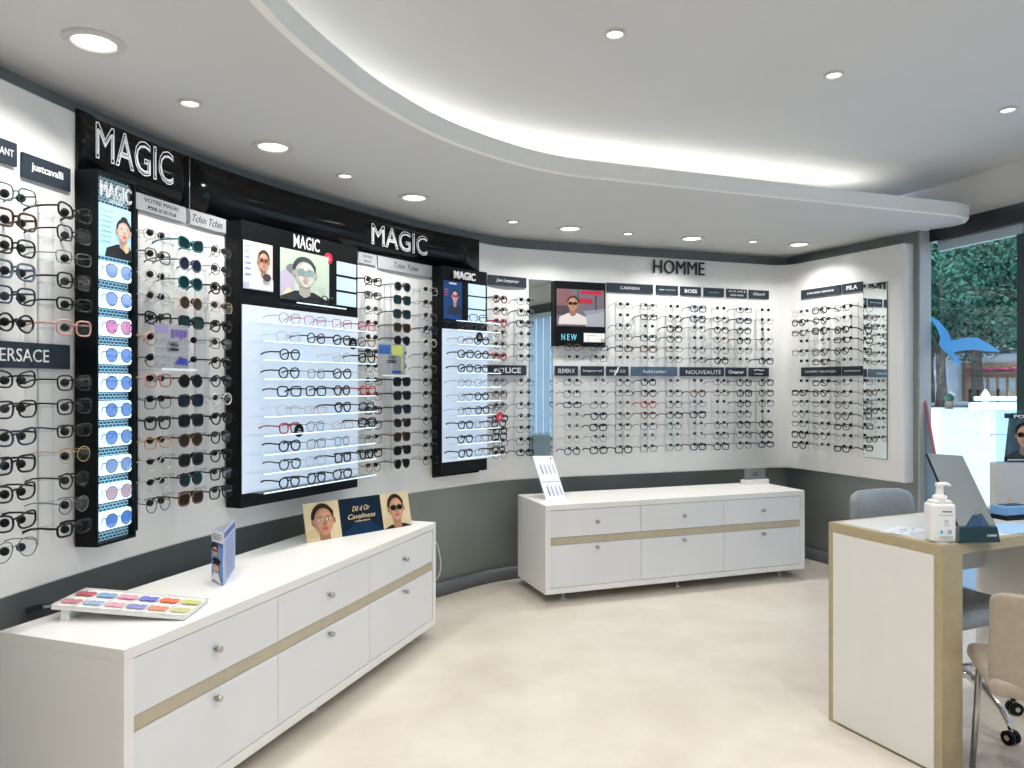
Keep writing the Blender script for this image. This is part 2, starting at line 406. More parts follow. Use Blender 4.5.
# ------------------------------------------------------------------ printed artwork
class Art:
    """a flat print made of inked shapes, x and y from 0 to 1 of its sheet"""
    def __init__(s, w, h, emit=0): s.w, s.h, s.e, s.g, s.m, s.k = w, h, emit, MB(), [], 0
    def _ink(s, c):
        m = paint(c, s.e)
        if m not in s.m: s.m.append(m)
        s.g.mi = s.m.index(m); s.k += 1; return -.0004*s.k
    def poly(s, P, c):
        y = s._ink(c); P = [(min(1, max(0, x)), min(1, max(0, z))) for x, z in P]; Q = []
        for p_ in P:
            if not Q or (abs(p_[0]-Q[-1][0])+abs(p_[1]-Q[-1][1])) > 1e-5: Q.append(p_)
        if len(Q) > 2 and abs(Q[0][0]-Q[-1][0])+abs(Q[0][1]-Q[-1][1]) < 1e-5: Q.pop()
        if len(Q) < 3: return s
        P = Q; f = s.g.face([s.g.bm.verts.new(((x-.5)*s.w, y, (z-.5)*s.h)) for x, z in P])
        if f and len(P) > 4: bmesh.ops.triangulate(s.g.bm, faces=[f])
        return s
    def rect(s, x0, z0, x1, z1, c): return s.poly([(x0, z0), (x1, z0), (x1, z1), (x0, z1)], c)
    def ell(s, cx, cz, rx, rz, c, e=2, a0=0, a1=2*PI, n=26):
        P = []
        for i in range(n):
            a = a0+(a1-a0)*i/(n if a1-a0 > 6.2 else n-1)
            ca, sa = math.cos(a), math.sin(a)
            P.append((cx+rx*math.copysign(abs(ca)**(2/e), ca), cz+rz*math.copysign(abs(sa)**(2/e), sa)))
        return s.poly(P, c)
    def lines(s, x0, x1, z0, z1, n, c, t=.3, ragged=True):
        for i in range(n):
            z = z1-(z1-z0)*(i+.5)/n; h = (z1-z0)/n*t
            s.rect(x0, z-h/2, x1-(random.random()*.3*(x1-x0) if ragged else 0), z+h/2, c)
        return s
    def person(s, cx, cz, r, skin, hair, cloth, glasses=None, bun=True, ar=1.0, lips=(.45, .06, .07), turn=.0, short=False):
        X = r*ar
        dk = tuple(v*.62 for v in skin)
        if cloth: s.poly([(cx-X*2.1, cz-r*3.0), (cx-X*1.9, cz-r*1.9), (cx-X*.7, cz-r*1.35), (cx+X*.7, cz-r*1.35), (cx+X*1.9, cz-r*1.9), (cx+X*2.1, cz-r*3.0)], cloth)
        s.poly([(cx-X*.42, cz-r*1.6), (cx-X*.4, cz-r*.5), (cx+X*.4, cz-r*.5), (cx+X*.42, cz-r*1.6), (cx, cz-r*1.85)], dk)
        s.ell(cx-turn*X*.3, cz+r*.28, X*.88, r*(.98 if not short else .95), hair)
        if bun: s.ell(cx+X*.1, cz+r*1.2, X*.4, r*.3, hair)
        s.ell(cx-X*.82, cz-r*.05, X*.13, r*.22, dk); s.ell(cx+X*.82, cz-r*.05, X*.13, r*.22, dk)
        md = tuple(v*.8 for v in skin); lt = tuple(min(1, v*1.12) for v in skin); sg = 1 if turn <= 0 else -1
        s.ell(cx, cz-r*.02, X*.74, r*.94, md); s.poly([(cx-X*.66, cz-r*.2), (cx-X*.40, cz-r*.86), (cx-X*.16, cz-r*1.06), (cx+X*.16, cz-r*1.06), (cx+X*.40, cz-r*.86), (cx+X*.66, cz-r*.2)], md)
        s.ell(cx-sg*X*.10, cz-r*.02, X*.60, r*.86, skin); s.ell(cx-sg*X*.04, cz-r*.72, X*.30, r*.28, skin); s.ell(cx-sg*X*.14, cz+r*.46, X*.34, r*.2, lt); s.ell(cx-sg*X*.34, cz-r*.24, X*.16, r*.14, lt)
        s.poly([(cx-X*.78, cz+r*.15), (cx-X*.80, cz+r*.62), (cx-X*.5, cz+r*1.0), (cx, cz+r*1.12), (cx+X*.5, cz+r*1.0), (cx+X*.80, cz+r*.62), (cx+X*.78, cz+r*.15), (cx+X*.66, cz+r*.60), (cx+X*.34, cz+r*.90), (cx-X*.12, cz+r*.94), (cx-X*.60, cz+r*.66)], hair)
        for q in (-1, 1):
            ex = cx+(q*.33+turn*.14)*X
            s.poly([(ex-X*.2, cz+r*(.25 if q < 0 else .29)), (ex+X*.2, cz+r*(.29 if q < 0 else .25)), (ex+X*.17, cz+r*(.34 if q < 0 else .28)), (ex-X*.17, cz+r*(.28 if q < 0 else .34))], hair)
            if glasses: s.ell(ex, cz+r*.06, X*.30, r*.21, glasses, 2.6)
            else:
                s.ell(ex, cz+r*.1, X*.17, r*.075, (.8, .78, .75)); s.ell(ex, cz+r*.1, X*.07, r*.07, (.03, .03, .04))
        if glasses: s.rect(cx-X*.75, cz+r*.1, cx+X*.75, cz+r*.17, glasses)
        s.poly([(cx+turn*X*.2-X*.05, cz), (cx+turn*X*.2-X*.14, cz-r*.3), (cx+turn*X*.2+X*.14, cz-r*.3), (cx+turn*X*.2+X*.05, cz)], dk)
        s.ell(cx+turn*X*.16, cz-r*.55, X*.24, r*.10, lips)
        return s
    def build(s, name, parent, mtx=None): return s.g.build(name, s.m, parent, mtx)
T = Matrix.Translation
def Rm(a, ax='X'): return Matrix.Rotation(a, 4, ax)
SKIN, SKIN2 = (.62, .36, .24), (.45, .26, .17)
HAIR, NAVY, WHITE, BLK = (.03, .018, .012), (.012, .04, .10), (.78, .79, .80), (.006, .007, .009)

# ------------------------------------------------------------------ things on the left sideboard
def on_top(u, v, z): y = (EYE-z)*F/(v-384); return Vector(((u-512)/F*y, y, z))
SB = .6765
# folded brochure standing upright
p = on_top(217, 580, SB); q = on_top(228, 586, SB)
a = on_top(212, 580.5, SB); b_ = on_top(223.5, 585.5, SB); c_ = on_top(235, 568, SB)
o = thing('folded_leaflet', 'small upright folded leaflet with sunglasses photographs, standing on the left sideboard', 'leaflet', place2(a.x, a.y, SB, b_.x-a.x, b_.y-a.y))
w = (b_-a).length; hh = .215; wb = (c_-b_).length; ang = math.atan2(c_.y-b_.y, c_.x-b_.x)-math.atan2(b_.y-a.y, b_.x-a.x); wc = (c_-a).length; ang2 = math.atan2(c_.y-a.y, c_.x-a.x)-math.atan2(b_.y-a.y, b_.x-a.x)
MB().box(0, w, 0, .0015, 0, hh).build('front_page', mat('paper', (.72, .76, .84), .5, noise=.02), o)
ar = Art(w, hh); ar.rect(0, 0, 1, 1, (.08, .16, .45)); ar.rect(0, .78, 1, 1, WHITE); ar.poly([(0, .05), (0, .78), (1, .7), (1, .0)], (.20, .32, .62)); ar.lines(.1, .95, .82, .95, 3, (.1, .12, .2), .35)
ar.ell(.3, .68, .3, .09, HAIR); ar.ell(.35, .60, .22, .09, SKIN); ar.rect(.15, .6, .55, .63, BLK); ar.rect(.1, .42, .85, .45, BLK)
ar.ell(.45, .34, .26, .13, SKIN); ar.ell(.45, .44, .28, .05, HAIR); ar.ell(.32, .38, .13, .035, BLK); ar.ell(.6, .38, .13, .035, BLK); ar.poly([(.1, .05), (.3, .2), (.7, .2), (.95, .02)], WHITE)
ar.build('front_print', o, T((w/2, -.0005, hh/2)))
a2 = math.radians(62)
bk = MB().box(0, wb, 0, .0015, 0, hh+.004).build('back_page', MATS['paper'], o, T((w, 0, 0)) @ Rm(ang, 'Z') )
ar = Art(wb, hh+.004); ar.rect(0, 0, 1, 1, (.48, .56, .78)); ar.rect(.05, .86, .95, .96, (.10, .14, .38)); ar.lines(.1, .95, .06, .8, 12, (.25, .32, .55), .4)
ar.build('back_print', bk, T((wb/2, -.0005, (hh+.004)/2)))
MB().box(0, wc, 0, .0015, 0, hh).build('side_page', MATS['paper'], o, Rm(ang2, 'Z'))
# tray of tinted lens samples on a tilted rest
def quad_on(us, zs):
    return [Vector(((u-512)/F*((EYE-z)*F/(v-384)), (EYE-z)*F/(v-384), z)) for (u, v), z in zip(us, zs)]
A, B, C, D = quad_on([(51, 606), (184, 617), (196, 600), (72, 588)], [.730, .690, .692, .734])
ex = (B-A); Lx = ex.length; ex.normalize(); ey = (D-A); ey -= ex*ey.dot(ex); Ly = max(.12, ey.length); ey.normalize(); ez = ex.cross(ey)
mt = Matrix(((ex.x, ey.x, ez.x, A.x), (ex.y, ey.y, ez.y, A.y), (ex.z, ey.z, ez.z, A.z), (0, 0, 0, 1)))
o = thing('lens_sample_tray', 'white tilted tray with six pairs of tinted lens samples, near end of the left sideboard', 'sample tray', mt)
MB().box(0, Lx, 0, Ly, -.012, 0, .002).build('tray', M_white, o)
g = MB()
for i in range(7): g.box(Lx*i/6-.002 if i else 0, Lx*i/6+.002 if i < 6 else Lx, 0, Ly, 0, .006)
g.box(0, Lx, 0, .004, 0, .006); g.box(0, Lx, Ly-.004, Ly, 0, .006); g.build('dividers', M_white, o)
for i, cc in enumerate([(.55, .08, .12), (.25, .42, .68), (.85, .35, .48), (.16, .2, .66), (.95, .18, .05), (.62, .60, .18)]):
    for j in (0, 1):
        for q in ((0,) if False else (0, 1)):
            g = MB(); cx = Lx*(i+.5)/6+(q-.5)*.030; cy = Ly*(.28+.42*j)
            vs = [g.bm.verts.new((cx+.0185*math.copysign(abs(math.cos(t))**.8, math.cos(t)), cy+.025*math.copysign(abs(math.sin(t))**.8, math.sin(t)), .004+.002*j)) for t in [k*2*PI/20 for k in range(20)]]
            top = g.face(vs); r = bmesh.ops.extrude_face_region(g.bm, geom=[top]); 
            for v in r['geom']:
                if isinstance(v, bmesh.types.BMVert): v.co.z -= .0015
            kk = .75+.25*j
            g.build('tinted_lens', mat('tint_%d_%d' % (i, j), tuple(min(1, x*kk+.15*(1-j)) for x in cc), .12, noise=.05), o)
MB().box(.03, .06, .01, Ly-.01, -.056, -.012).build('rest', M_white, o, Rm(0))
# dark card lying behind it
p = on_top(62, 607, SB)
o = thing('card', 'dark flat card with pale stripes lying behind the lens tray', 'card', place2(p.x-.03, p.y+.02, SB, .8, .6))
MB().box(-.10, .06, -.03, .045, 0, .002).build('sheet', M_plate, o)
g = MB()
for i in range(3): g.box(-.045, .045, -.02+i*.016, -.013+i*.016, .002, .0028)
g.build('stripes', M_ink, o)
# three-part showcard
A = on_top(307, 543, SB); B = on_top(412, 525, SB)
v_ = B-A; Lc = v_.length; mt = place2(A.x, A.y, SB, v_.x, v_.y) @ Rm(math.radians(-13))
o = thing('triptych_showcard', 'leaning three-part showcard, two womens portraits around a navy panel, on the left sideboard', 'showcard', mt)
hc = .20
MB().box(0, Lc, 0, .005, 0, hc).build('board', mat('card_stock', (.5, .45, .38), .5, noise=.03), o)
ws = [.31, .40, .29]; x0 = 0
CREAM = (.66, .54, .34)
for i, f in enumerate(ws):
    wd_ = Lc*f
    ar = Art(wd_, hc)
    if i == 1:
        ar.rect(0, 0, 1, 1, (.004, .015, .032)); ar.poly([(.0, 0), (.35, .35), (.7, .3), (1, 0)], (.006, .028, .07)); nm = 'navy_print'
    else:
        ar.rect(0, 0, 1, 1, CREAM); ar.ell(.2, .2, .2, .12, (.6, .47, .27)); ar.ell(.85, .5, .12, .3, (.68, .57, .38)); nm = 'portrait_print'
        if i == 0: ar.person(.52, .50, .37, (.55, .29, .18), HAIR, (.02, .02, .025), None, False, .98, (.5, .1, .12), .2)
        else: ar.person(.5, .55, .33, (.60, .32, .20), HAIR, (.02, .02, .03), (.008, .01, .015), False, .98, (.5, .12, .12), .1)
    pp = ar.build(nm, o, T((x0+wd_/2, -.0006, hc/2)))
    if i == 1:
        lettering('Dil d Or', 0, hc*.2, wd_*.42, hc*.14, pp, y=-.004, m=mat('gold_foil', (.75, .6, .35), .4, noise=.02), shear=.35)
        lettering('Cavaliness', 0, -.002, wd_*.66, hc*.13, pp, y=-.004, m=mat('gold_foil'), shear=.35)
        lettering('collection', 0, -hc*.14, wd_*.36, hc*.06, pp, y=-.004, m=mat('gold_foil'))
    x0 += wd_
MB().box(Lc*.45, Lc*.55, 0, .004, 0, hc*.9).build('strut', MATS['card_stock'], o, T((0, .006+hc*.9*math.sin(.42), 0.02)) @ Rm(.42))
# white cable looping down beside the sideboard's far end
g = MB()
pts = [(434.5, 540), (437.5, 545), (439.8, 555), (441, 565), (440, 573), (437, 579), (434.5, 581)]
P3 = []
for u, v in pts:
    y = 4.72; P3.append(Vector(((u-512)/F*y, y, zed(v, y))))
tag(MB().tube(P3, .0035, 6).build('cable', mat('white_cable', (.6, .62, .62), .4, noise=.02)), 'thin white cable looping behind the far end of the left sideboard', 'cable')

# ------------------------------------------------------------------ things on the back sideboard
A = on_top(546, 499.5, SB); B = on_top(571, 496.5, SB); v_ = B-A
tl = Vector(((532.5-512)/F*5.5, 5.5, zed(456, 5.5)))
ex = Vector((v_.x, v_.y, 0)).normalized(); upv = tl-A; 
upv -= ex*0
n_ = ex.cross(upv).normalized()
mt = Matrix(((ex.x, -n_.x, upv.x, A.x), (ex.y, -n_.y, upv.y, A.y), (ex.z, -n_.z, upv.z, A.z), (0, 0, 0, 1)))
# a straight card leaning to its left: keep it rigid and roll it about the view normal
upl = upv.length; exr = (ex - upv.normalized()*ex.dot(upv.normalized())).normalized()
A = on_top(546, 499.5, SB)
u2 = upv.normalized(); y2 = u2.cross(exr)
mt = Matrix(((exr.x, y2.x, u2.x, A.x), (exr.y, y2.y, u2.y, A.y), (exr.z, y2.z, u2.z, A.z), (0, 0, 0, 1)))
o = thing('leaflet_card', 'white leaning card with two rows of small figures, left end of the back sideboard', 'card', mt)
wl = .185; sk = .075
g = MB()
sh_ = ex.dot(u2)*0
vs = []
for y in (0, .004): vs.append([g.bm.verts.new((x, y, z)) for x, z in ((0, 0), (wl, .0), (wl, upl), (0, upl))])
g.face(vs[0]); g.face(vs[1][::-1])
for i in range(4): g.face([vs[0][i], vs[1][i], vs[1][(i+1) % 4], vs[0][(i+1) % 4]])
g.build('card', mat('white_card', (.82, .84, .90), .4, noise=.01), o)
ar = Art(wl, upl); ar.rect(.01, .01, .99, .99, (.80, .82, .88)); ar.rect(.04, .38, .96, .405, (.3, .55, .85)); ar.ell(.86, .93, .035, .022, BLK)
for r_, z in enumerate((.68, .18)):
    for i in range(4):
        x = .22+i*.2
        ar.poly([(x-.02, z+.12), (x+.03, z+.1), (x+.02, z-.02), (x+.06, z-.12), (x, z-.1), (x-.01, z)], (.35, .42, .56) if i else (.12, .16, .32))
ar.build('print', o, T((wl/2, -.0008, upl/2)))
MB().box(wl*.3, wl*.7, .004, .008, .01, upl*.75).build('strut', MATS['white_card'], o)
A = on_top(745, 485, SB); B = on_top(770, 484, SB)
o = thing('name_stand', 'grey name plaque on a white block, right end of the back sideboard', 'plaque', place2(A.x, A.y, SB, .941, .339))
MB().box(0, .24, 0, .06, 0, .038, .002).build('block', M_white, o)
g = MB(); g.box(.015, .215, .02, .028, .038, .128); pl = g.build('plaque', mat('grey_plaque', (.25, .255, .26), .35, metal=.5, noise=.05), o)
lettering('LUXOTTICA', .115, .078, .062, .009, pl, y=.0195, m=M_inkd); lettering('eyewear', .115, .066, .06, .008, pl, y=.0195, m=M_inkd)
g = MB(); g.tube([(.1+.0, .0195, .094), (.115, .0195, .1), (.13, .0195, .094)], .003, 5); g.build('emblem', M_inkd, pl)

# ------------------------------------------------------------------ desk by the window
DZ = .884; dd = Vector((.912, .41)).normalized(); de = Vector((-.41, .912)).normalized()
B0_ = Vector((1.638, 2.855)); DL = .545; DW = 1.55
desk = thing('desk', 'white desk with champagne coloured edges by the window', 'desk', place2(B0_.x, B0_.y, 0, dd.x, dd.y))
g = MB(); g.box(0, DW, 0, DL, DZ-.043, DZ, .0015); g.build('edge_frame_top', M_gold, desk)
MB().box(.028, DW-.028, .028, DL-.028, DZ-.001, DZ+.002).build('desktop', mat('desk_laminate', (.70, .73, .74), .22, noise=.02), desk)
g = MB(); g.box(0, .117, 0, DL, .0, DZ-.043, .0015); g.build('side_leg', M_gold, desk)
MB().box(-.003, .002, .034, DL-.028, .012, DZ-.043).build('side_panel', mat('cream_laminate', (.72, .72, .69), .35, noise=.015), desk)
MB().box(.0, .1, .05, DL-.05, -.001, .004).build('plinth', M_blackm, desk)
MB().box(.117, 1.0, DL-.03, DL-.012, .588, DZ-.043).build('modesty_panel', mat('blue_white_laminate', (.6, .68, .74), .3, noise=.02), desk)
g = MB(); g.box(1.0, DW, 0, DL, .06, DZ-.044, .002); pd = g.build('drawer_pedestal', M_white, desk)
MB().box(1.03, DW-.03, .03, DL-.03, 0, .06).build('pedestal_plinth', M_blackm, desk)
for i in range(3):
    dr = MB().box(1.02, DW-.02, -.016, 0, .08+i*.25, .32+i*.25, .001).build('drawer', M_fascia, pd)
    MB().tube([(1.27, -.016, .27+i*.25), (1.27, -.04, .27+i*.25)], .01, 12).build('knob', M_steel, dr)
DT = DZ+.0022
def on_desk(u, v): return on_top(u, v, DT)
# pump bottle
p = on_desk(944, 542.5)
o = thing('pump_bottle', 'white square hand gel pump bottle on the desk corner', 'pump bottle', place2(p.x, p.y, DT, .985, -.05))
g = MB(); g.box(-.048, .048, 0, .065, 0, .150, .012, 4)
g.box(-.040, .040, .006, .059, .145, .162, .012, 4); g.build('body', mat('white_plastic', (.80, .80, .79), .3, noise=.01), o)
g = MB(); g.lathe([(.024, .158), (.026, .162), (.026, .176), (.017, .180), (.014, .186), (.013, .212), (.016, .216), (.016, .226), (.006, .229)], 24, (0, .0325, 0)); g.build('pump', MATS['white_plastic'], o)
g = MB(); g.tube([(0, .0325, .221), (.022, .028, .223), (.034, .026, .219), (.036, .026, .214)], [.009, .0075, .006, .005], 10); g.build('spout', MATS['white_plastic'], o)
ar = Art(.07, .12); ar.rect(0, 0, 1, 1, (.78, .79, .80)); ar.lines(.32, .85, .84, .90, 1, (.15, .22, .4), .8, False); ar.lines(.15, .95, .73, .78, 1, (.45, .5, .6), .6, False); ar.ell(.55, .55, .10, .06, (.25, .33, .5)); ar.ell(.55, .55, .06, .035, WHITE); ar.lines(.42, .7, .42, .46, 1, (.4, .45, .55), .6, False)
ar.poly([(.28, .30), (.38, .2), (.28, .14), (.18, .2)], (.06, .45, .62)); ar.ell(.72, .22, .11, .06, (.08, .2, .35)); ar.ell(.72, .22, .05, .03, WHITE); ar.lines(.15, .9, .02, .09, 2, (.35, .4, .5), .5, False)
ar.build('label', o, T((0.005, -.0008, .075)))
# tilting counter mirror in a dark base
p = on_desk(959.5, 543)
mx = Vector((1, .08)).normalized()
o = thing('counter_mirror', 'slanted rectangular mirror rising from a black wedge base on the desk', 'mirror', place2(p.x, p.y, DT, mx.x, mx.y))
g = MB(); 
pts_ = [(.0, 0), (.168, 0), (.160, .058), (.006, .058)]
f0 = [g.bm.verts.new((x, 0 if z == 0 else .008, z)) for x, z in pts_]; f1 = [g.bm.verts.new((x+.02, .06 if z == 0 else .055, z)) for x, z in pts_]
g.face(f0); g.face(f1[::-1])
for i in range(4): g.face([f0[i], f1[i], f1[(i+1) % 4], f0[(i+1) % 4]])
bs = g.build('base', mat('dark_teal_plastic', (.012, .035, .045), .3, noise=.05), o)
lettering('EYEWEAR', .135, .026, .040, .009, bs, y=.003, m=M_ink)
low = Vector((.022, .036, .050)); top = Vector((.088, .335, .314))
upm = (top-low); hm = upm.length; upm.normalize(); xm = Vector((1, .0, 0)); xm = (xm-upm*xm.dot(upm)*.6).normalized()
P4 = [low, low+xm*.156, low+upm*hm+xm*.156, low+upm*hm]
nm_ = xm.cross(upm).normalized()
g = MB(); a_ = [g.bm.verts.new(q) for q in P4]; c2 = [g.bm.verts.new(q-nm_*.010) for q in P4]
g.face(c2[::-1])
for i in range(4): g.face([a_[i], c2[i], c2[(i+1) % 4], a_[(i+1) % 4]])
g.face(a_); g.build('backing', M_blackm, o)
g = MB(); g.face([g.bm.verts.new(q+nm_*.0008+d_) for q, d_ in zip(P4, (Vector((.003, 0, 0)), Vector((-.003, 0, 0)), Vector((-.003, 0, 0)), Vector((.003, 0, 0))))]); mg = g.build('mirror_glass', M_mirror, o)
# small printed pyramid in the base
g = MB(); q0 = [(.03, .012, .0585), (.10, .012, .0585), (.145, .03, .0585), (.05, .032, .0585)]; ap1, ap2 = (.070, .024, .102), (.115, .034, .106)
V = [g.bm.verts.new(q) for q in q0]+[g.bm.verts.new(ap1), g.bm.verts.new(ap2)]
g.face([V[0], V[1], V[4]]); g.face([V[1], V[2], V[5], V[4]]); g.face([V[2], V[3], V[5]]); g.face([V[3], V[0], V[4], V[5]]); g.face([V[3], V[2], V[1], V[0]])
tag(g.build('lens_cloth_box', mat('dark_blue_print', (.03, .07, .14), .4, noise=.4, nscale=60), None, place2(p.x, p.y, DT, mx.x, mx.y)), 'small dark printed box sitting in the base of the counter mirror', 'box')
# papers
def paper(u, v, w, d, rot, label, c, lines=True):
    p = on_desk(u, v)
    o = thing('paper', label, 'paper', place2(p.x, p.y, DT, math.cos(rot), math.sin(rot)))
    MB().box(-w/2, w/2, -d/2, d/2, 0, .0012).build('sheet', mat('sheet_'+label[:8].replace(' ', '_'), c, .5, noise=.02), o)
    if lines:
        ar = Art(w, d); ar.rect(.02, .02, .98, .98, c); random.seed(3)
        for i in range(9): x = random.random()*.8; z = random.random()*.8; ar.rect(x, z, x+.08+.1*random.random(), z+.05, random.choice([(.35, .4, .5), (.5, .55, .66), (.25, .3, .36)]))
        ar.build('print', o, T((0, 0, .0014)) @ Rm(-PI/2))
paper(905, 531, .20, .12, .75, 'pale printed sheet lying on the desk left of the pump bottle', (.62, .66, .72))
paper(1012, 528, .26, .17, .42, 'plain light blue sheet lying on the desk right of the mirror', (.35, .55, .80), False)
# card terminal, clear tray and cup at the right
p = on_desk(1007, 521)
o = thing('card_terminal', 'blue and black card terminal on the desk at the right picture edge', 'card terminal', place2(p.x, p.y, DT, .95, .3))
MB().box(0, .17, 0, .09, 0, .018, .004).build('base', M_blackm, o)
g = MB(); g.box(.0, .17, .004, .088, .018, .062, .010, 3); g.build('housing', mat('blue_plastic', (.14, .30, .55), .3, noise=.03), o)
MB().box(.03, .13, .02, .07, .0615, .064).build('screen', M_plate, o)
p = on_desk(985, 519)
o = thing('clear_tray', 'low clear plastic tray between the mirror and the card terminal', 'tray', place2(p.x, p.y+.02, DT, .95, .3))
g = MB(); g.box(0, .09, 0, .002, 0, .04); g.box(0, .09, .058, .06, 0, .04); g.box(0, .002, 0, .06, 0, .04); g.box(.088, .09, 0, .06, 0, .04); g.box(0, .09, 0, .06, 0, .002)
g.build('sides', clear('frosted_acrylic', (.85, .92, .96), .12), o)
p = on_desk(1008, 510)
o = thing('clear_cup', 'small clear cup with a pale brush behind the blue terminal', 'cup', T((p.x, p.y, DT)))
MB().lathe([(.018, 0), (.02, .002), (.024, .05)], 20, cap=False).build('cup', M_acr, o)
MB().tube([(0, 0, .004), (.006, 0, .05), (.008, 0, .066)], [.004, .004, .008], 8).build('brush', mat('pale_wood', (.55, .42, .35), .5, noise=.05), o)

# ------------------------------------------------------------------ chairs
def cushion(mb, x0, x1, y0, y1, z0, z1, r=.03): mb.box(x0, x1, y0, y1, z0, z1, r, 4)
def soft(o):
    for f in o.data.polygons: f.use_smooth = True
# swivel chair behind the desk, facing the camera side
cc = Vector((1.985, 3.41))
o = thing('swivel_chair', 'grey leather swivel chair with chrome castor base behind the desk', 'chair', place2(cc.x, cc.y, 0, dd.x, dd.y))
g = MB(); cushion(g, -.23, .23, -.21, .24, .455, .535, .035); s_ = g.build('seat', M_leath, o); soft(s_)
def curved_back(name, w, z0, z1, y, bend, th, m, parent, lean=0.0, top_r=.04, n=20, k=26, mtx=None):
    g = MB(); rows = []
    for j in range(k+1):
        t = j/k; z = z0+(z1-z0)*t
        c_ = min(t, 1-t)*k/2; inset = 0
        e_ = max(0, top_r-(1-t)*(z1-z0)); inset = top_r-math.sqrt(max(0, top_r**2-e_**2))
        e2 = max(0, top_r-t*(z1-z0)); inset = max(inset, top_r-math.sqrt(max(0, top_r**2-e2**2)))
        hw = w/2-inset
        ff = []; bb = []
        thk = th*(1-.55*(abs(2*t-1))**6)
        for i in range(n+1):
            x = -hw+2*hw*i/n; yy = y-bend*(x/(w/2))**2+lean*t
            tk = thk*(1-.55*abs(2*i/n-1)**6)
            ff.append(g.bm.verts.new((x, yy-tk/2, z))); bb.append(g.bm.verts.new((x, yy+tk/2, z)))
        rows.append((ff, bb))
    for (a, b), (c, d) in zip(rows, rows[1:]):
        for i in range(n):
            g.face([a[i], a[i+1], c[i+1], c[i]]); g.face([b[i+1], b[i], d[i], d[i+1]])
        g.face([a[0], c[0], d[0], b[0]]); g.face([a[n], b[n], d[n], c[n]])
    for ff, bb in (rows[0], rows[-1]):
        for i in range(n): g.face([ff[i], bb[i], bb[i+1], ff[i+1]])
    o_ = g.build(name, m, parent, mtx); soft(o_); return o_
curved_back('backrest', .42, .60, .965, .38, .035, .075, M_leath, o, .04, .06, mtx=T((.035, 0, 0)))
g = MB(); g.tube([(0, .18, .45), (0, .33, .46), (0, .385, .55), (0, .375, .7)], .018, 10); g.build('back_bracket', M_chrome, o)
g = MB(); g.lathe([(.028, .07), (.028, .26), (.018, .262), (.018, .45), (.07, .452), (.07, .458)], 20); g.build('gas_column', M_chrome, o)
for k in range(5):
    a = math.radians(-96+72*k)
    ca, sa = math.cos(a), math.sin(a)
    R_ = .30
    pts_ = [(ca*r_, sa*r_, z_) for r_, z_ in ((.02, .205), (.10, .215), (.19, .185), (.26, .13), (R_-.01, .085), (R_, .06))]
    arm = MB().tube(pts_, [.020, .019, .017, .015, .014, .010], 10).build('base_arm', M_chrome, o)
    g = MB()
    for sd in (-.014, .014):
        cx, cy = ca*R_-sa*sd, sa*R_+ca*sd
        for q in (-1, 1): pass
        g.tube([(cx-(-sa)*.010, cy-ca*.010, .028), (cx+(-sa)*.010, cy+ca*.010, .028)], .028, 18)
    cs = g.build('castor', M_blackm, arm)
    g = MB(); g.tube([(ca*R_+sa*.026, sa*R_-ca*.026, .028), (ca*R_-sa*.026, sa*R_+ca*.026, .028)], .011, 12); g.tube([(ca*R_, sa*R_, .03), (ca*R_, sa*R_, .075)], .009, 10); g.build('castor_axle', M_steel, arm)
# customer chair on the camera side
fdir = Vector((.353, .9355)); rt = Vector((.9355, -.353))
fl = Vector((1.785, 2.95)); org = fl - fdir*.40 + rt*.21
o = thing('side_chair', 'taupe leather chair with steel legs pulled up to the desk at right edge', 'chair', place2(org.x, org.y, 0, rt.x, rt.y))
g = MB(); cushion(g, -.21, .21, -.01, .41, .425, .490, .028); s_ = g.build('seat', M_beige, o); soft(s_)
curved_back('backrest', .42, .455, .79, -.01, -.045, .035, M_beige, o, -.03, .035)
for x, y, x2, y2 in ((-.17, .36, -.19, .39), (.17, .36, .19, .39), (-.06, .05, -.05, .0), (.17, .05, .19, .0)):
    MB().tube([(x, y, .43), (x2, y2, 0.0)], [.013, .011], 10).build('leg', M_steel, o)

# ------------------------------------------------------------------ window: display pedestal, poster, decal
py = 4.15; px = (996.5-512)/F*py
o = thing('low_partition', 'plain white low display partition behind the desk, in front of the window', 'partition', place2(px, py, 0, 1, 0))
zt = zed(463, py)
g = MB(); g.box(0, .62, 0, .06, .03, zt, .003); g.build('body', mat('pedestal_white', (.55, .56, .57), .4, noise=.01), o); MB().box(.02, .60, .01, .05, 0, .03).build('plinth', M_blackm, o)
o = thing('poster_stand', 'clear acrylic stand holding a dark portrait poster on the white partition', 'poster stand', place2(px+.008, py+.012, zt, 1, 0))
MB().box(0, .34, 0, .004, 0, .292).build('acrylic_sheet', clear('blue_acrylic', (.86, .95, 1), .12), o)
MB().box(0, .34, 0, .04, 0, .004).build('acrylic_foot', MATS['blue_acrylic'], o)
g = MB(); g.flat([(.045, .006), (.30, .006), (.30, .275), (.075, .275)], 0); pr = g.build('poster_sheet', mat('poster_dark', (.03, .055, .06), .4, noise=.3, nscale=12), o, T((0, .006, 0)))
ar = Art(.24, .268); ar.rect(.0, .9, 1, 1, (.012, .018, .02)); ar.person(.46, .54, .23, SKIN, (.02, .016, .014), (.03, .02, .028), (.008, .008, .01), False, 1.1, (.42, .18, .15), -.2, True); ar.rect(0, 0, 1, .08, (.012, .018, .02)); ar.lines(.05, .8, .02, .065, 1, (.6, .62, .65), .6, False)
pa = ar.build('portrait_print', o, T((.165, .003, .14)))
lettering('POLICE', .0, .118, .15, .018, pa, y=-.012, m=M_ink, bold=.02)
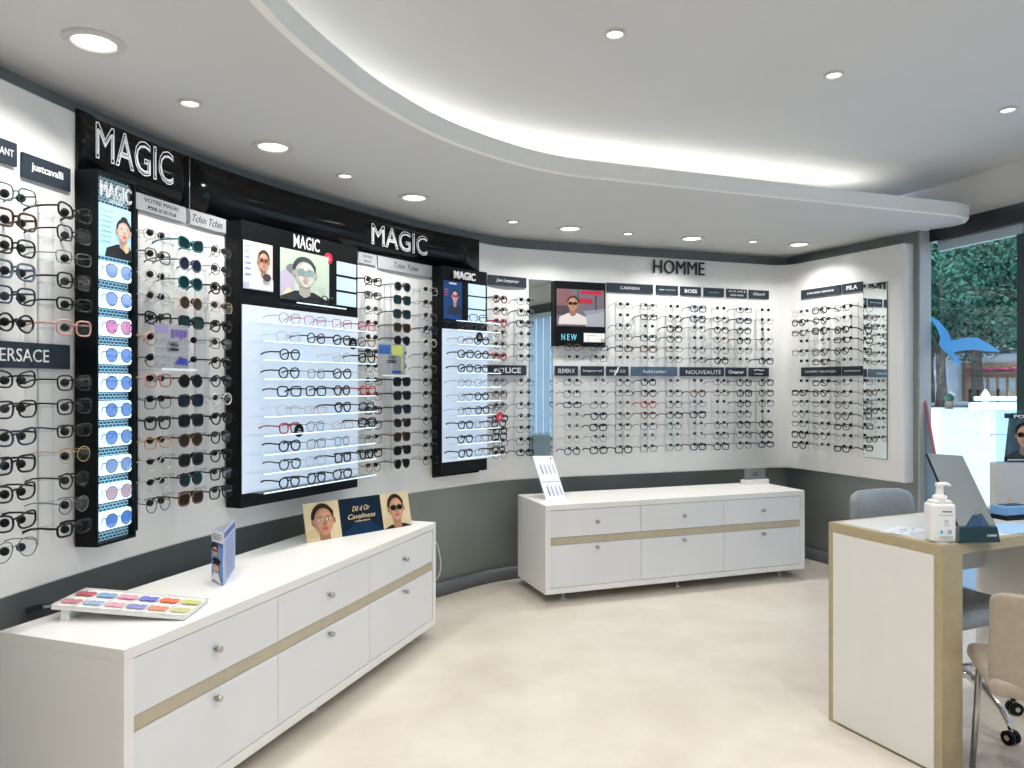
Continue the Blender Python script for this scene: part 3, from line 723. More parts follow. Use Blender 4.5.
def decal_mat():
    m = bpy.data.materials.new('sky_blue_vinyl'); m.use_nodes = True; nt = m.node_tree; pb = nt.nodes['Principled BSDF']; pb.inputs['Base Color'].default_value = (.30, .66, .95, 1)
    tb = nt.nodes.new('ShaderNodeBsdfTranslucent'); tb.inputs[0].default_value = (.32, .68, .95, 1); x = nt.nodes.new('ShaderNodeMixShader'); x.inputs[0].default_value = .6
    nt.links.new(pb.outputs[0], x.inputs[1]); nt.links.new(tb.outputs[0], x.inputs[2]); nt.links.new(x.outputs[0], nt.nodes['Material Output'].inputs[0]); return m
bird = [(78, 368), (110, 385), (140, 420), (152, 450), (200, 440), (235, 440), (275, 462), (310, 486), (260, 484), (225, 479), (185, 482), (160, 487), (172, 505), (182, 522), (178, 532), (163, 520), (150, 500), (128, 484), (112, 462), (116, 440), (108, 415), (92, 390), (80, 378)]
g = MB(); vs = []
for x, y in bird:
    s_, q_, z_ = on_window(904+x/3.2, 200+y/3.2, -.018)
    vs.append(g.bm.verts.new((q_.x, q_.y, z_)))
f = g.face(vs); r = bmesh.ops.extrude_face_region(g.bm, geom=[f])
for v in r['geom']:
    if isinstance(v, bmesh.types.BMVert): v.co.x += WNi.x*.001; v.co.y += WNi.y*.001
bmesh.ops.triangulate(g.bm, faces=[f_ for f_ in g.bm.faces if len(f_.verts) > 4])
tag(g.build('bird_decal', decal_mat()), 'light blue flying seagull sticker on the window pane', 'decal')
# slanted showcard in the window corner
s_, q_, z_ = on_window(959, 470, .10)
o = thing('window_showcard', 'tall narrow blue showcard with a red edge leaning in the window corner', 'showcard', place2(q_.x, q_.y, 0.05, WV.x, WV.y) @ Rm(math.radians(-12.5), 'Y'))
MB().box(-.24, -.012, 0, .012, 0.0, 1.36, .002).build('board', mat('grey_blue_board', (.22, .34, .46), .4, noise=.05), o)
MB().box(-.012, 0, -.003, .015, 0.0, 1.36).build('edge', mat('red_edge', (.45, .12, .14), .4, noise=.05), o)

# ------------------------------------------------------------------ outside
g = MB(); g.prism([(5.9, -20), (5.9, -3.3), (3.31, 5.2), (3.0, 8), (3.0, 70), (110, 70), (110, -20)], -.18, -.02)
bmesh.ops.triangulate(g.bm, faces=[f for f in g.bm.faces if len(f.verts) > 4])
struct(g.build('ground_pavement', mat('pale_pavement', (.60, .66, .70), .7, noise=.08, nscale=.6)))
g = MB(); g.box(18, 70, 48.5, 52.5, -.02, -.005); struct(g.build('road_strip', mat('asphalt', (.09, .10, .105), .8, noise=.15, nscale=1)))
M_leaf = mat('leaf_green', (.035, .125, .085), .6, noise=.75, nscale=1.6, spec=.15); M_bark = mat('tree_bark', (.10, .085, .07), .8, noise=.3, nscale=6)
def tree(x, y, h, R_, label, seed, n=10500, tr=.30):
    rnd = random.Random(seed)
    o = thing('plane_tree', label, 'tree', T((x, y, -.02)), 'trees beyond the window')
    g = MB(); g.tube([(0, 0, 0), (.05, 0, 1.2), (0, .05, 3.0), (.1, 0, h*.55)], [tr*1.2, tr, tr*.9, tr*.5], 10)
    for k in range(5):
        a = k*1.3+rnd.random(); g.tube([(0, 0, 2.8+k*.3), (math.cos(a)*R_*.3, math.sin(a)*R_*.3, h*.5), (math.cos(a)*R_*.6, math.sin(a)*R_*.6, h*.66)], [tr*.45, tr*.3, .05], 6)
    g.build('trunk', M_bark, o)
    g = MB(); blobs = []
    for k in range(26):
        a = rnd.random()*2*PI; rr = R_*math.sqrt(rnd.random())*.85; z = h*.36+(h*.56)*rnd.random()
        blobs.append((Vector((math.cos(a)*rr, math.sin(a)*rr, z)), R_*(.26+.2*rnd.random())))
    for k in range(n):
        c, br = blobs[k % len(blobs)]
        d = Vector((rnd.gauss(0, 1), rnd.gauss(0, 1), rnd.gauss(0, 1))).normalized()
        p = c+d*br*(.75+.3*rnd.random()); s_ = .10+.13*rnd.random()
        t = d.orthogonal().normalized(); t = (Matrix.Rotation(rnd.random()*6.28, 3, d) @ t); b = d.cross(t); nd = Vector((rnd.gauss(0, .5), rnd.gauss(0, .5), rnd.gauss(0, .5)))
        t = (t+nd*.5).normalized()
        g.face([g.bm.verts.new(p-t*s_), g.bm.verts.new(p+b*s_*.5), g.bm.verts.new(p+t*s_*1.1), g.bm.verts.new(p-b*s_*.5)])
    g.build('crown', M_leaf, o)
tree(28.6, 50, 12.5, 4.6, 'leafy street tree beyond the window, its trunk next to the seagull sticker', 1)
tree(31.3, 50.5, 12.0, 4.4, 'leafy street tree beyond the window, its trunk before the timber front', 2, tr=.36)
tree(35.0, 49, 12.6, 4.8, 'leafy street tree beyond the window at the right picture edge', 3)
tree(26.4, 58, 14.5, 5.5, 'taller leafy tree rising behind the first street tree', 4)
tree(34.0, 61, 15.5, 6.5, 'taller leafy tree rising behind the rightmost street tree', 5)
# building behind
o = thing('shop_building', 'pale low building with a timber front behind the street trees', 'building', T((24, 66, -.02)))
MB().box(0, 34, 0, 8, 0, 4.2).build('wall', mat('pale_render', (.62, .68, .76), .7, noise=.03, nscale=.5), o)
MB().box(-.4, 34.4, -.6, 8.4, 4.2, 4.6).build('roof', mat('roof_dark', (.12, .13, .14), .7, noise=.1), o)
MB().box(15.6, 24, -.5, 0, .0, 3.4).build('timber_front', mat('timber', (.28, .15, .09), .6, noise=.2, nscale=2), o)
for i in range(4):
    f_ = MB().box(16.7+i*.85, 17.4+i*.85, -.56, -.5, .1, 2.1).build('door_panel', mat('ochre_panel', (.48, .36, .22), .6, noise=.1), o)
    MB().box(16.8+i*.85, 17.3+i*.85, -.6, -.56, .9, 2.0).build('pane', mat('dim_glass', (.35, .42, .48), .2, noise=.1), f_)
MB().box(15.6, 24, -1.0, -.5, 2.4, 2.6).build('planter', mat('planter_brown', (.2, .12, .09), .6, noise=.1), o)
g = MB(); rnd = random.Random(8)
for i in range(90):
    g.sphere((15.8+rnd.random()*8, -.75+rnd.random()*.2, 2.68+rnd.random()*.25), .11, 6, 4)
fl_ = g.build('planter_flowers', mat('pink_flowers', (.75, .12, .25), .6, noise=.4, nscale=3), o); fl_['kind'] = 'stuff'
for i, (u, lb) in enumerate([(970, 'slim dark bollard left of the timber front'), (978, 'slim dark bollard at the foot of the second street tree'), (998, 'slim dark bollard right of the timber door panels')]):
    y = 45.5; x = (u-512)/F*y
    b_ = thing('bollard', lb+', out in the street', 'bollard', T((x, y, -.02)), 'bollards in the street')
    MB().lathe([(.09, 0), (.08, .1), (.07, 1.05), (.10, 1.1), (.09, 1.2), (.02, 1.25)], 12).build('post', M_blackm, b_)
y = 46; x = (949-512)/F*y
b_ = thing('round_bush', 'small round clipped bush at the foot of the first tree', 'bush', T((x, y, 0)))
MB().lathe([(.2, -.02), (.25, .2), (.22, .45)], 12).build('pot', mat('terracotta_dark', (.15, .12, .1), .7, noise=.1), b_); MB().sphere((0, 0, .62), .28, 12, 8).build('foliage', M_leaf, b_)
y = 22; x = (985.5-512)/F*y
b_ = thing('street_barrier', 'white street barrier on a post out on the bright pavement', 'barrier', T((x, y, -.02)))
MB().box(-.09, .09, -.09, .09, 0, 1.0, .02).build('post', mat('white_barrier', (.75, .82, .88), .4, noise=.03), b_)
g = MB(); g.box(-.45, 3.2, -.12, .12, .72, .98, .05, 3); g.box(-.3, 3.2, -.1, .1, 1.02, 1.16, .03, 2); g.build('rail', MATS['white_barrier'], b_)
MB().lathe([(.10, 1.0), (.12, 1.2), (.03, 1.36)], 12).build('cap', MATS['white_barrier'], b_)
#==WALL==

# ================================================================== the display wall
# ------------------------------------------------------------------ black header band with its signs
def s_frame_band(u1, u2, d0, d1, z0, z1, name, m, parent=None, n=14):
    """a band that follows the wall from column u1 to u2, between offsets d0 (back) and d1 (face)"""
    A = [at(u1+(u2-u1)*i/n, 0)[0] for i in range(n+1)]
    t = [at(u1+(u2-u1)*i/n, 0)[1] for i in range(n+1)]
    def off(d): return offset(A, d)
    return MB().strip(off(d1), off(d0), z0, z1).build(name, m, parent)
hd = s_frame_band(75, 186.6, .0005, .012, 2.306, 2.545, 'header_panel', M_black)
tag(hd, 'gloss black header panel at the left end, carrying the first large outlined word', 'sign panel')
s_frame_band(74.8, 136, .0005, .010, .885, 2.306, 'side_backing', M_black, hd)
hd2 = s_frame_band(187.2, 478, .0005, .012, 2.306, 2.545, 'header_panel', M_black)
tag(hd2, 'long gloss black header panel running over both black units, with the second large outlined word', 'sign panel')
s_frame_band(432, 478, .0005, .010, .86, 2.306, 'side_backing', M_black, hd2)
M_alu = mat('aluminium_trim', (.5, .52, .53), .25, metal=1, noise=.02)
s_frame_band(186.4, 187.4, .0005, .016, 2.24, 2.55, 'joint_strip', M_alu, hd2, 1)
M_lit = mat('lit_white_lettering', (.85, .87, .88), .4, emit=(.9, .95, 1), es=.35, noise=.01)
def wall_sign(u1, u2, z0, z1, s, label, off=.02, ol=.0, m=None, bar=False, d=.004, grp=None, bold=0, parts=True):
    mt, w = chord(u1, u2, off, 0)
    mt = mt @ T((0, 0, (z0+z1)/2))
    o = thing('word_sign', label, 'sign', mt, grp)
    link('lettering', text_mesh(s, w, z1-z0, .003 if bar else .012, ol, m=m or M_ink, bold=bold), o, T((0, 0, 0)))
    if bar:
        MB().box(-w/2, w/2, .0, .006, (z1-z0)/2+.012, (z1-z0)/2+.017).build('top_rail', M_acr, o)
        # inner line of each letter
        link('inner_lettering', text_mesh(s, w*.975, (z1-z0)*.86, .003, ol*.8, inset=-.062, m=m or M_ink), o, T((0.0, -.001, 0)))
    return o
wall_sign(95.5, 173, 2.375, 2.520, 'MAGIC', 'large white outlined word MAGIC on the left black header panel', .03, .0115, bar=True, m=M_lit)
wall_sign(371.5, 427, 2.36, 2.49, 'MAGIC', 'large white outlined word MAGIC on the long black header panel', .03, .0115, bar=True, m=M_lit)
wall_sign(653, 704, 2.402, 2.512, 'HOMME', 'dark thin lettered word HOMME on the white back wall', .012, 0, M_inkd)
wall_sign(292, 318, 2.222, 2.292, 'MAGIC', 'small white word MAGIC above the middle poster of the tall black unit', .104, 0, bold=.01)
wall_sign(453.5, 474.5, 2.222, 2.275, 'MAGIC', 'small white word MAGIC at the top of the narrow black unit', .104, 0, bold=.01)

# ------------------------------------------------------------------ brand plates
def plate(u1, u2, z0, z1, s, label, m=None, tm=None, off=.012, wf=.7, hf=.45, shear=0, bold=0, grp='brand plates', extra=None, lx=0):
    mt, w = chord(u1, u2, off)
    o = thing('brand_plate', label, 'sign plate', mt @ T((0, 0, (z0+z1)/2)), grp)
    h = z1-z0
    MB().box(-w/2, w/2, -.001, .008, -h/2, h/2, .001).build('plate', m or M_plate, o)
    L = s if isinstance(s, list) else [s]
    for i, t in enumerate(L):
        if not t: continue
        zz = 0 if len(L) == 1 else h*(.22-.44*i)
        lettering(t, lx*w, zz, w*wf*(.8 if len(L) > 1 and i else 1), h*hf, o, y=-.0012, m=tm or M_ink, shear=shear, bold=bold)
    if extra: extra(o, w, h)
    return o
UZ0, UZ1, LZ0, LZ1 = 2.232, 2.305, 1.565, 1.640
plate(-22, 17, 2.245, 2.325, 'DIAMANT', 'slate plate cut by the left picture edge, its word ending in MANT', wf=.8, hf=.3)
plate(22.5, 70.5, 2.220, 2.305, 'justcavalli', 'slate plate reading justcavalli beside the black header', wf=.66, hf=.42, bold=.02)
plate(-26, 70, 1.555, 1.645, 'VERSACE', 'wide slate plate reading VERSACE across the leftmost glasses board', wf=.62, hf=.5, lx=-.06)
plate(136, 186, 2.235, 2.304, ['VOTRE MAGIC', 'POUR 1€ DE PLUS'], 'pale grey plate with two lines of dark words beside the lit glasses case', M_plateg, M_inkd, wf=.7, hf=.24)
plate(188, 226, 2.235, 2.304, 'Tchin Tchin', 'pale grey plate with handwritten words next to the tall black unit', M_plateg, M_inkd, wf=.78, hf=.5, shear=.4)
plate(358.5, 376.5, 2.235, 2.300, ['VOTRE', 'MAGIC'], 'small pale grey plate right of the tall black unit', M_plateg, M_inkd, wf=.5, hf=.2)
plate(378, 432, 2.225, 2.302, 'Tchin Tchin', 'long grey plate with handwritten words under the second outlined word', M_plateg, M_inkd, wf=.45, hf=.45, shear=.4)
plate(488, 526.5, UZ0, UZ1, 'Jean Lempereur', 'slate plate with handwritten name right of the narrow black unit', wf=.6, hf=.45, shear=.4)
plate(488, 526.5, LZ0, LZ1, 'POLICE', 'slate plate reading POLICE, left of the tall wall mirror', wf=.7, hf=.55, bold=.02)
plate(606.5, 653, UZ0, UZ1, 'CARRERA', 'wide slate plate reading CARRERA, first in the upper row on the back wall', wf=.42, hf=.3)
for (a, b), t, lb, k in [((656.5, 678), 'MARC JACOBS', 'slate plate left of the BOSS plate in the upper row', {'hf': .14, 'wf': .75}), ((680.5, 701), 'BOSS', 'slate plate reading BOSS below the dark word', {'hf': .42, 'wf': .6, 'bold': .03}),
                     ((704, 724), 'sinclair', 'slate plate with faint name, second right of the dark word', {'hf': .2, 'wf': .5, 'tm': M_plateg}), ((726.5, 747), ['OXI', 'GENE VISION'], 'slate plate with two lines of words in the upper row', {'hf': .2, 'wf': .8}),
                     ((749, 769), 'Chopard', 'slate plate with handwritten name at the right end of the upper row', {'hf': .4, 'wf': .6, 'shear': .4})]:
    plate(a, b, UZ0, UZ1, t, lb, **k)
M_pblue = mat('blue_plate', (.07, .13, .20), .3, noise=.2, nscale=10)
for (a, b), t, lb, k in [((554.8, 578), 'ELEVEN X', 'slate plate under the black framed poster, left one of two', {'hf': .42, 'wf': .7}), ((581, 604), 'kaporal', 'slate plate under the black framed poster, right one of two', {'hf': .3, 'wf': .8}),
                     ((606.3, 628.5), 'PARIS CO', 'slate plate crossed by a pale slash in the lower row', {'hf': .3, 'wf': .7}), ((631.3, 677.5), 'Rachel Lambert', 'blue grey plate with handwritten name in the lower row', {'hf': .35, 'wf': .5, 'm': M_pblue, 'shear': .2}),
                     ((680, 724), 'NOUVEAUTÉ', 'wide slate plate reading NOUVEAUTE in the lower row', {'hf': .55, 'wf': .8, 'lx': .03}), ((725.8, 746.5), 'Onaour', 'slate plate with rounded name near the right end of the lower row', {'hf': .4, 'wf': .75, 'bold': .02}),
                     ((749, 769), ['~', 'MARK'], 'slate plate with a small figure at the right end of the lower row', {'hf': .18, 'wf': .5})]:
    o = plate(a, b, LZ0, LZ1, t, lb, **k)
    if t == 'PARIS CO': g = MB(); g.flat([(-.035, -.035), (-.02, -.035), (.02, .035), (.005, .035)], -.0025); g.build('slash', M_ink, o)
plate(801, 840.5, UZ0-.01, UZ1-.01, 'EMPORIO ARMANI', 'wide slate plate at the top left of the right wing', wf=.66, hf=.2)
plate(842, 862.3, UZ0-.01, UZ1-.01, 'FILA', 'slate plate reading FILA at the top of the right wing', wf=.55, hf=.45, bold=.03)
plate(801, 840.5, LZ0, LZ1, 'TOMMY HILFIGER', 'wide slate plate across the middle of the right wing', wf=.8, hf=.24)
plate(842, 862.3, LZ0, LZ1, 'VILLEBREQUIN', 'slate plate in the middle of the right wing beside the mirror strip', wf=.8, hf=.15)

# ------------------------------------------------------------------ mirrors on the wall
def wall_mirror(u1, u2, z0, z1, label):
    mt, w = chord(u1, u2, .004)
    o = thing('wall_mirror', label, 'mirror', mt)
    MB().box(-w/2, w/2, -.003, .003, z0, z1).build('backing', mat('mirror_edge', (.12, .2, .2), .3, noise=.05), o)
    MB().box(-w/2+.003, w/2-.003, -.0045, -.003, z0+.003, z1-.003).build('glass', M_mirror, o)
    return o
wall_mirror(529, 553, .95, 2.30, 'tall narrow mirror between the POLICE plate and the black framed poster')
wall_mirror(863.5, 887.5, .935, 2.268, 'tall mirror strip at the right end of the right wing')
mt, w = chord(531.5, 552.5, .03)
o = thing('acrylic_card', 'small clear panel with a grey card in front of the foot of the tall mirror', 'card holder', mt)
MB().box(-w/2, w/2, 0, .003, .925, 1.125).build('clear_sheet', MATS['frosted_acrylic'], o)
MB().box(-w*.42, w*.42, .004, .006, .94, 1.11).build('card', mat('grey_card', (.42, .45, .44), .5, noise=.03), o)
MB().box(-w*.3, w*.3, .006, .026, 1.0, 1.02).build('bracket', M_acr, o)

# ------------------------------------------------------------------ black framed poster
mt, w = chord(554.5, 605, .035)
Yp = mt.translation.y
z_hi, z_lo = zed(282, Yp), zed(346.5, Yp); h = z_hi-z_lo
o = thing('framed_poster', 'black framed poster of a man in glasses over NEW on the back wall', 'poster', mt @ T((0, 0, (z_hi+z_lo)/2)))
MB().box(-w/2, w/2, -.012, .03, -h/2, h/2, .002).build('frame', M_blackm, o)
ar = Art(w*.94, h*.57); ar.rect(0, 0, 1, 1, (.14, .12, .15)); ar.rect(0, .55, .3, 1, (.17, .09, .10)); ar.rect(.5, .88, .94, .97, (.45, .02, .05)); ar.rect(.46, .62, .74, .76, (.34, .025, .05)); ar.rect(.42, .6, .47, .98, (.08, .09, .11))
ar.rect(.6, 0, 1, .42, (.32, .33, .38)); ar.poly([(.55, .42), (1, .5), (1, .42), (.6, .3)], (.22, .25, .32)); ar.rect(.0, .3, .25, .55, (.06, .05, .06)); ar.rect(.8, .45, .83, .85, (.04, .05, .06))
ar.person(.33, .60, .185, (.42, .22, .15), (.05, .028, .02), (.55, .52, .51), (.02, .015, .015), False, .78, (.35, .14, .12), -.3, True)
ar.build('photo_print', o, T((0, -.0125, h*.095)))
lettering('N E W', -w*.23, -h*.36, w*.3, h*.095, o, y=-.0125, m=mat('cyan_ink', (.18, .60, .80), .4, emit=None, noise=.01), bold=.02)
ar = Art(w*.42, h*.14); ar.rect(0, 0, 1, 1, WHITE); ar.rect(.15, .7, .6, .73, BLK); ar.rect(.2, .1, .22, .6, (.3, .3, .3)); ar.ell(.9, .2, .08, .18, BLK); ar.ell(.9, .2, .05, .12, WHITE)
ar.build('card_print', o, T((w*.27, -.0125, -h*.36)))

# ------------------------------------------------------------------ black units with a back-lit panel and shelves
def display_unit(u_side, u_front, u_end, z0, z1, zp0, zp1, label, nsh, zs0, zs1, p=.10, ush=None):
    """carcass proud of the wall by p; lit panel in its face; clear shelves in front"""
    mt, w = chord(u_front, u_end, p)
    o = thing('display_unit', label, 'display unit', mt)
    D = p+.06
    inv = mt.inverted(); q, _ = at(u_side, .012); ql = inv @ Vector((q.x, q.y, 0)); q2, _ = at(u_end, .012); q2l = inv @ Vector((q2.x, q2.y, 0))
    MB().prism([(-w/2, 0), (w/2, 0), (w/2, min(q2l.y, .12)), (max(-w/2-.02, ql.x), ql.y)], z0, z1).build('carcass', M_blackm, o)
    MB().box(-w/2+.004, w/2-.002, -.006, 0, zp0, zp1, .001).build('lit_panel', M_glow, o)
    return o, mt, w
M_shelf = mat('shelf_edge_glow', (.7, .85, .95), .2, emit=(.72, .9, 1.0), es=.7, noise=.02)
def shelf(o, x0, x1, z, d=.13, y0=-.006):
    s_ = MB().box(x0, x1, y0-d, y0, z-.005, z).build('shelf', M_acr, o)
    MB().box(x0, x1, y0-d-.002, y0-d, z-.0055, z+.0005).build('shelf_edge', M_shelf, s_)
    return s_
U1, mt1, w1 = display_unit(226, 241, 357.5, .895, 2.30, .965, 1.888, 'tall wide black display unit with a lit panel and nine glasses shelves', 9, 0, 0)
U2, mt2, w2 = display_unit(432, 441.5, 487, .885, 2.30, 1.0-.03, 1.875, 'narrow black display unit with a lit panel and glasses shelves', 9, 0, 0)
MB()
y1 = mt1.translation.y; y2_ = mt2.translation.y
def unit_sheet(U, mt, w, u1, u2, v1, v2, name, fn, d=.004, m=None):
    """sheet on the face of a unit, spanning columns u1..u2 with left edge rows v1..v2"""
    inv = mt.inverted()
    def xat(u):
        k = (u-512)/F; P = mt.translation; t = mt.to_3x3() @ Vector((1, 0, 0)); s_ = (k*P.y-P.x)/(t.x-k*t.y); return s_, P.y+t.y*s_
    xa, ya = xat(u1); xb, yb = xat(u2); za, zb = zed(v1, ya), zed(v2, ya)
    W, H = xb-xa, za-zb; c = T(((xa+xb)/2, -d, (za+zb)/2))
    b = MB().box(-W/2, W/2, 0, d-.0005, -H/2, H/2).build(name, m or M_blackm, U, c)
    if fn: fn(W, H, b)
    return c, W, H
def art_fn(draw, emit, nm='print'):
    def f(W, H, b):
        ar = Art(W, H, emit); draw(ar); ar.build(nm, b)
    return f
PE = .13
def d1(ar): ar.rect(0, 0, 1, 1, (.62, .55, .52)); ar.rect(0, .0, .3, 1, (.66, .70, .80)); ar.lines(.05, .25, .25, .95, 6, (.2, .3, .5), .3); ar.rect(0, 0, 1, .14, (.42, .44, .56)); ar.person(.66, .62, .20, (.55, .33, .24), (.06, .04, .03), (.70, .72, .76), (.2, .05, .04), False, 1.15, (.4, .15, .12), -.2, True); ar.ell(.75, .28, .14, .08, (.05, .05, .06))
def d2(ar):
    ar.rect(0, 0, 1, 1, (.52, .62, .52)); ar.ell(.12, .3, .16, .3, (.50, .45, .58)); ar.poly([(0, .0), (.15, .25), (.32, .1), (.35, 0)], (.72, .66, .42)); ar.ell(.27, .62, .16, .10, (.20, .23, .26))
    ar.person(.48, .56, .27, (.66, .64, .58), (.06, .08, .09), (.03, .035, .04), (.25, .38, .40), False, 1.0, (.5, .34, .32), .1); ar.lines(.74, .95, .18, .34, 3, (.35, .42, .4), .3)
unit_sheet(U1, mt1, w1, 242.5, 272, 239.5, 288, 'left_poster', art_fn(d1, PE))
unit_sheet(U1, mt1, w1, 279.5, 328.5, 247, 298, 'middle_poster', art_fn(d2, PE))
for i in range(3): unit_sheet(U1, mt1, w1, 336.5, 355.5, 261+i*15.4, 274+i*15.4, 'lit_window', None, .005, M_glow2)
def d3(ar): ar.rect(0, 0, 1, 1, (.015, .05, .16)); ar.rect(.3, .92, .7, .96, (.5, .6, .8)); ar.lines(.04, .28, .6, .8, 3, (.5, .08, .12), .3); ar.person(.6, .6, .155, (.55, .33, .28), (.03, .025, .03), (.02, .03, .06), (.25, .02, .04), False, 1.3, (.4, .12, .12), -.1, True)
unit_sheet(U2, mt2, w2, 443, 461.5, 280, 318.5, 'poster', art_fn(d3, .3))
for i in range(3): unit_sheet(U2, mt2, w2, 468, 485, 283.5+i*13, 295+i*13, 'lit_window', None, .005, M_glow2)
# round stickers
def sticker(u, v, r, off, c, label, red=True, parent=None):
    q, t = at(u, off); z = zed(v, q.y)
    o = thing('round_sticker', label, 'sticker', place2(q.x, q.y, z, t.x, t.y))
    g = MB(); g.lathe([(.0005, -.0015), (r, -.0015), (r, .001)], 28, cap=True); ob = g.build('disc', c, o, Rm(PI/2))
    for i, s_ in enumerate(('2e', 'PAIRE')): link('lettering', text_mesh(s_, r*(.5, .9)[i], r*.22, m=M_ink), o, T((0, -.0025, r*(.2-.4*i))))
M_red = mat('red_vinyl', (.62, .02, .05), .35, noise=.02)
sticker(328.5, 258.5, .032, .115, M_red, 'red round sticker at the corner of the middle poster')
sticker(353, 343.5, .033, .25, M_blackm, 'black round sticker hanging at the shelf ends of the wide unit, upper one')
sticker(299, 430.5, .033, .25, M_blackm, 'black round sticker hanging in the lower shelves of the wide unit')
sticker(479.5, 337, .033, .25, M_blackm, 'black round sticker at the top shelf of the narrow unit')
sticker(499.5, 417, .034, .25, M_red, 'red round sticker at the shelf ends of the narrow unit')

# ------------------------------------------------------------------ lit case of sunglasses
mtc, wc_ = chord(97, 136, .10)
case = thing('lit_sunglasses_case', 'narrow black light case with ten lit pockets of sunglasses and a woman poster', 'display case', mtc)
inv = mtc.inverted(); q, _ = at(75, .011); ql = inv @ Vector((q.x, q.y, 0)); ql = (max(ql.x, -wc_/2-.03), ql.y)
zc0, zc1 = .885, 2.31
tk = .008
MB().prism([(-wc_/2, 0), (-wc_/2+tk, 0), (-wc_/2+tk, .085), (ql[0], ql[1])], zc0, zc1).build('left_side', M_blackm, case)
MB().box(wc_/2-tk, wc_/2, 0, .085, zc0, zc1).build('right_side', M_blackm, case)
MB().box(-wc_/2+tk, wc_/2-tk, 0, .085, zc1-.01, zc1).build('top_side', M_blackm, case)
MB().box(-wc_/2+tk, wc_/2-tk, 0, .085, zc0, zc0+.01).build('bottom_side', M_blackm, case)
M_grid = bpy.data.materials.new('perforated_blue_back'); M_grid.use_nodes = True
nt = M_grid.node_tree; b = nt.nodes['Principled BSDF']; tcn = nt.nodes.new('ShaderNodeTexCoord'); ck = nt.nodes.new('ShaderNodeTexBrick')
ck.inputs['Scale'].default_value = 1; ck.inputs['Brick Width'].default_value = .020; ck.inputs['Row Height'].default_value = .012; ck.inputs['Mortar Size'].default_value = .0020; ck.offset = .5
mp = nt.nodes.new('ShaderNodeMapping'); mp.inputs['Rotation'].default_value = (PI/2, 0, 0)
ck.inputs['Color1'].default_value = (.01, .05, .10, 1); ck.inputs['Color2'].default_value = (.015, .08, .14, 1); ck.inputs['Mortar'].default_value = (.40, .66, .76, 1)
nt.links.new(tcn.outputs['Object'], mp.inputs[0]); nt.links.new(mp.outputs[0], ck.inputs['Vector']); nt.links.new(ck.outputs['Color'], b.inputs['Base Color'])
nt.links.new(ck.outputs['Color'], b.inputs['Emission Color']); b.inputs['Emission Strength'].default_value = .22; b.inputs['Roughness'].default_value = .4
MB().box(-wc_/2+tk, wc_/2-tk, .030, .034, zc0+.01, zc1-.01).build('perforated_back', M_grid, case)
link('lettering', text_mesh('MAGIC', wc_*.80, .062, .004, .022, m=M_ink), case, T((0, .006, 2.245)))
link('lettering', text_mesh('OPTIQUE', wc_*.35, .012, .002, 0, m=M_ink), case, T((0, .006, 2.203)))
MB().box(-wc_*.4, wc_*.4, .008, .011, 2.20, 2.29).build('sign_backing', M_acr, case)
W, H = wc_*.86, .20
b = MB().box(-W/2, W/2, 0, .004, -H/2, H/2).build('poster', M_glow2, case, T((0, .012, 2.09)))
ar = Art(W, H, .38); ar.rect(0, 0, 1, 1, (.40, .66, .88)); ar.lines(.08, .5, .25, .92, 7, (.22, .45, .70), .25); ar.person(.74, .55, .20, (.62, .42, .36), (.03, .03, .035), (.02, .025, .03), None, True, 1.3, (.5, .05, .1), -.2); ar.ell(.78, .22, .08, .09, (.6, .45, .25)); ar.build('print', b)
M_case_glow = mat('pocket_glow', (.8, .9, .95), .4, emit=(.62, .86, 1.0), es=.72)
Yc = mtc.translation.y
case_rows = [zed(v, Yc) for v in (272, 300, 327.5, 355.5, 383, 410, 437, 465, 492, 519)]
for z in case_rows:
    MB().box(-wc_*.42, wc_*.42, .010, .020, z-.034, z+.036, .012, 3).build('lit_pocket', M_case_glow, case)
    MB().box(-wc_/2+tk, wc_/2-tk, .0, .028, z-.041, z-.038).build('pocket_shelf', M_acr, case)

# ------------------------------------------------------------------ spectacles
def outline(kind, w, h, n=22):
    P = []
    for i in range(n):
        a = 2*PI*i/n; ca, sa = math.cos(a), math.sin(a)
        e = {'round': 2.0, 'panto': 2.3, 'square': 3.6, 'rect': 4.0, 'cat': 2.8, 'pilot': 2.5, 'hex': 2.4}[kind]
        x = w/2*math.copysign(abs(ca)**(2/e), ca); z = h/2*math.copysign(abs(sa)**(2/e), sa)
        if kind == 'panto' and z < 0: x *= 1-.18*(-z/(h/2))
        if kind in ('square', 'rect') and z < 0: x *= 1-.10*(-z/(h/2))
        if kind == 'cat': z += (x/(w/2))*.12*h*(1 if z > 0 else .4)
        if kind == 'pilot': x *= 1-.25*max(0, -z/(h/2)); z += -.05*h*(x/(w/2))
        P.append((x, z))
    return P
DIM = {'round': (.050, .046), 'panto': (.052, .046), 'square': (.056, .044), 'rect': (.058, .036), 'cat': (.057, .042), 'pilot': (.060, .050), 'hex': (.052, .045)}
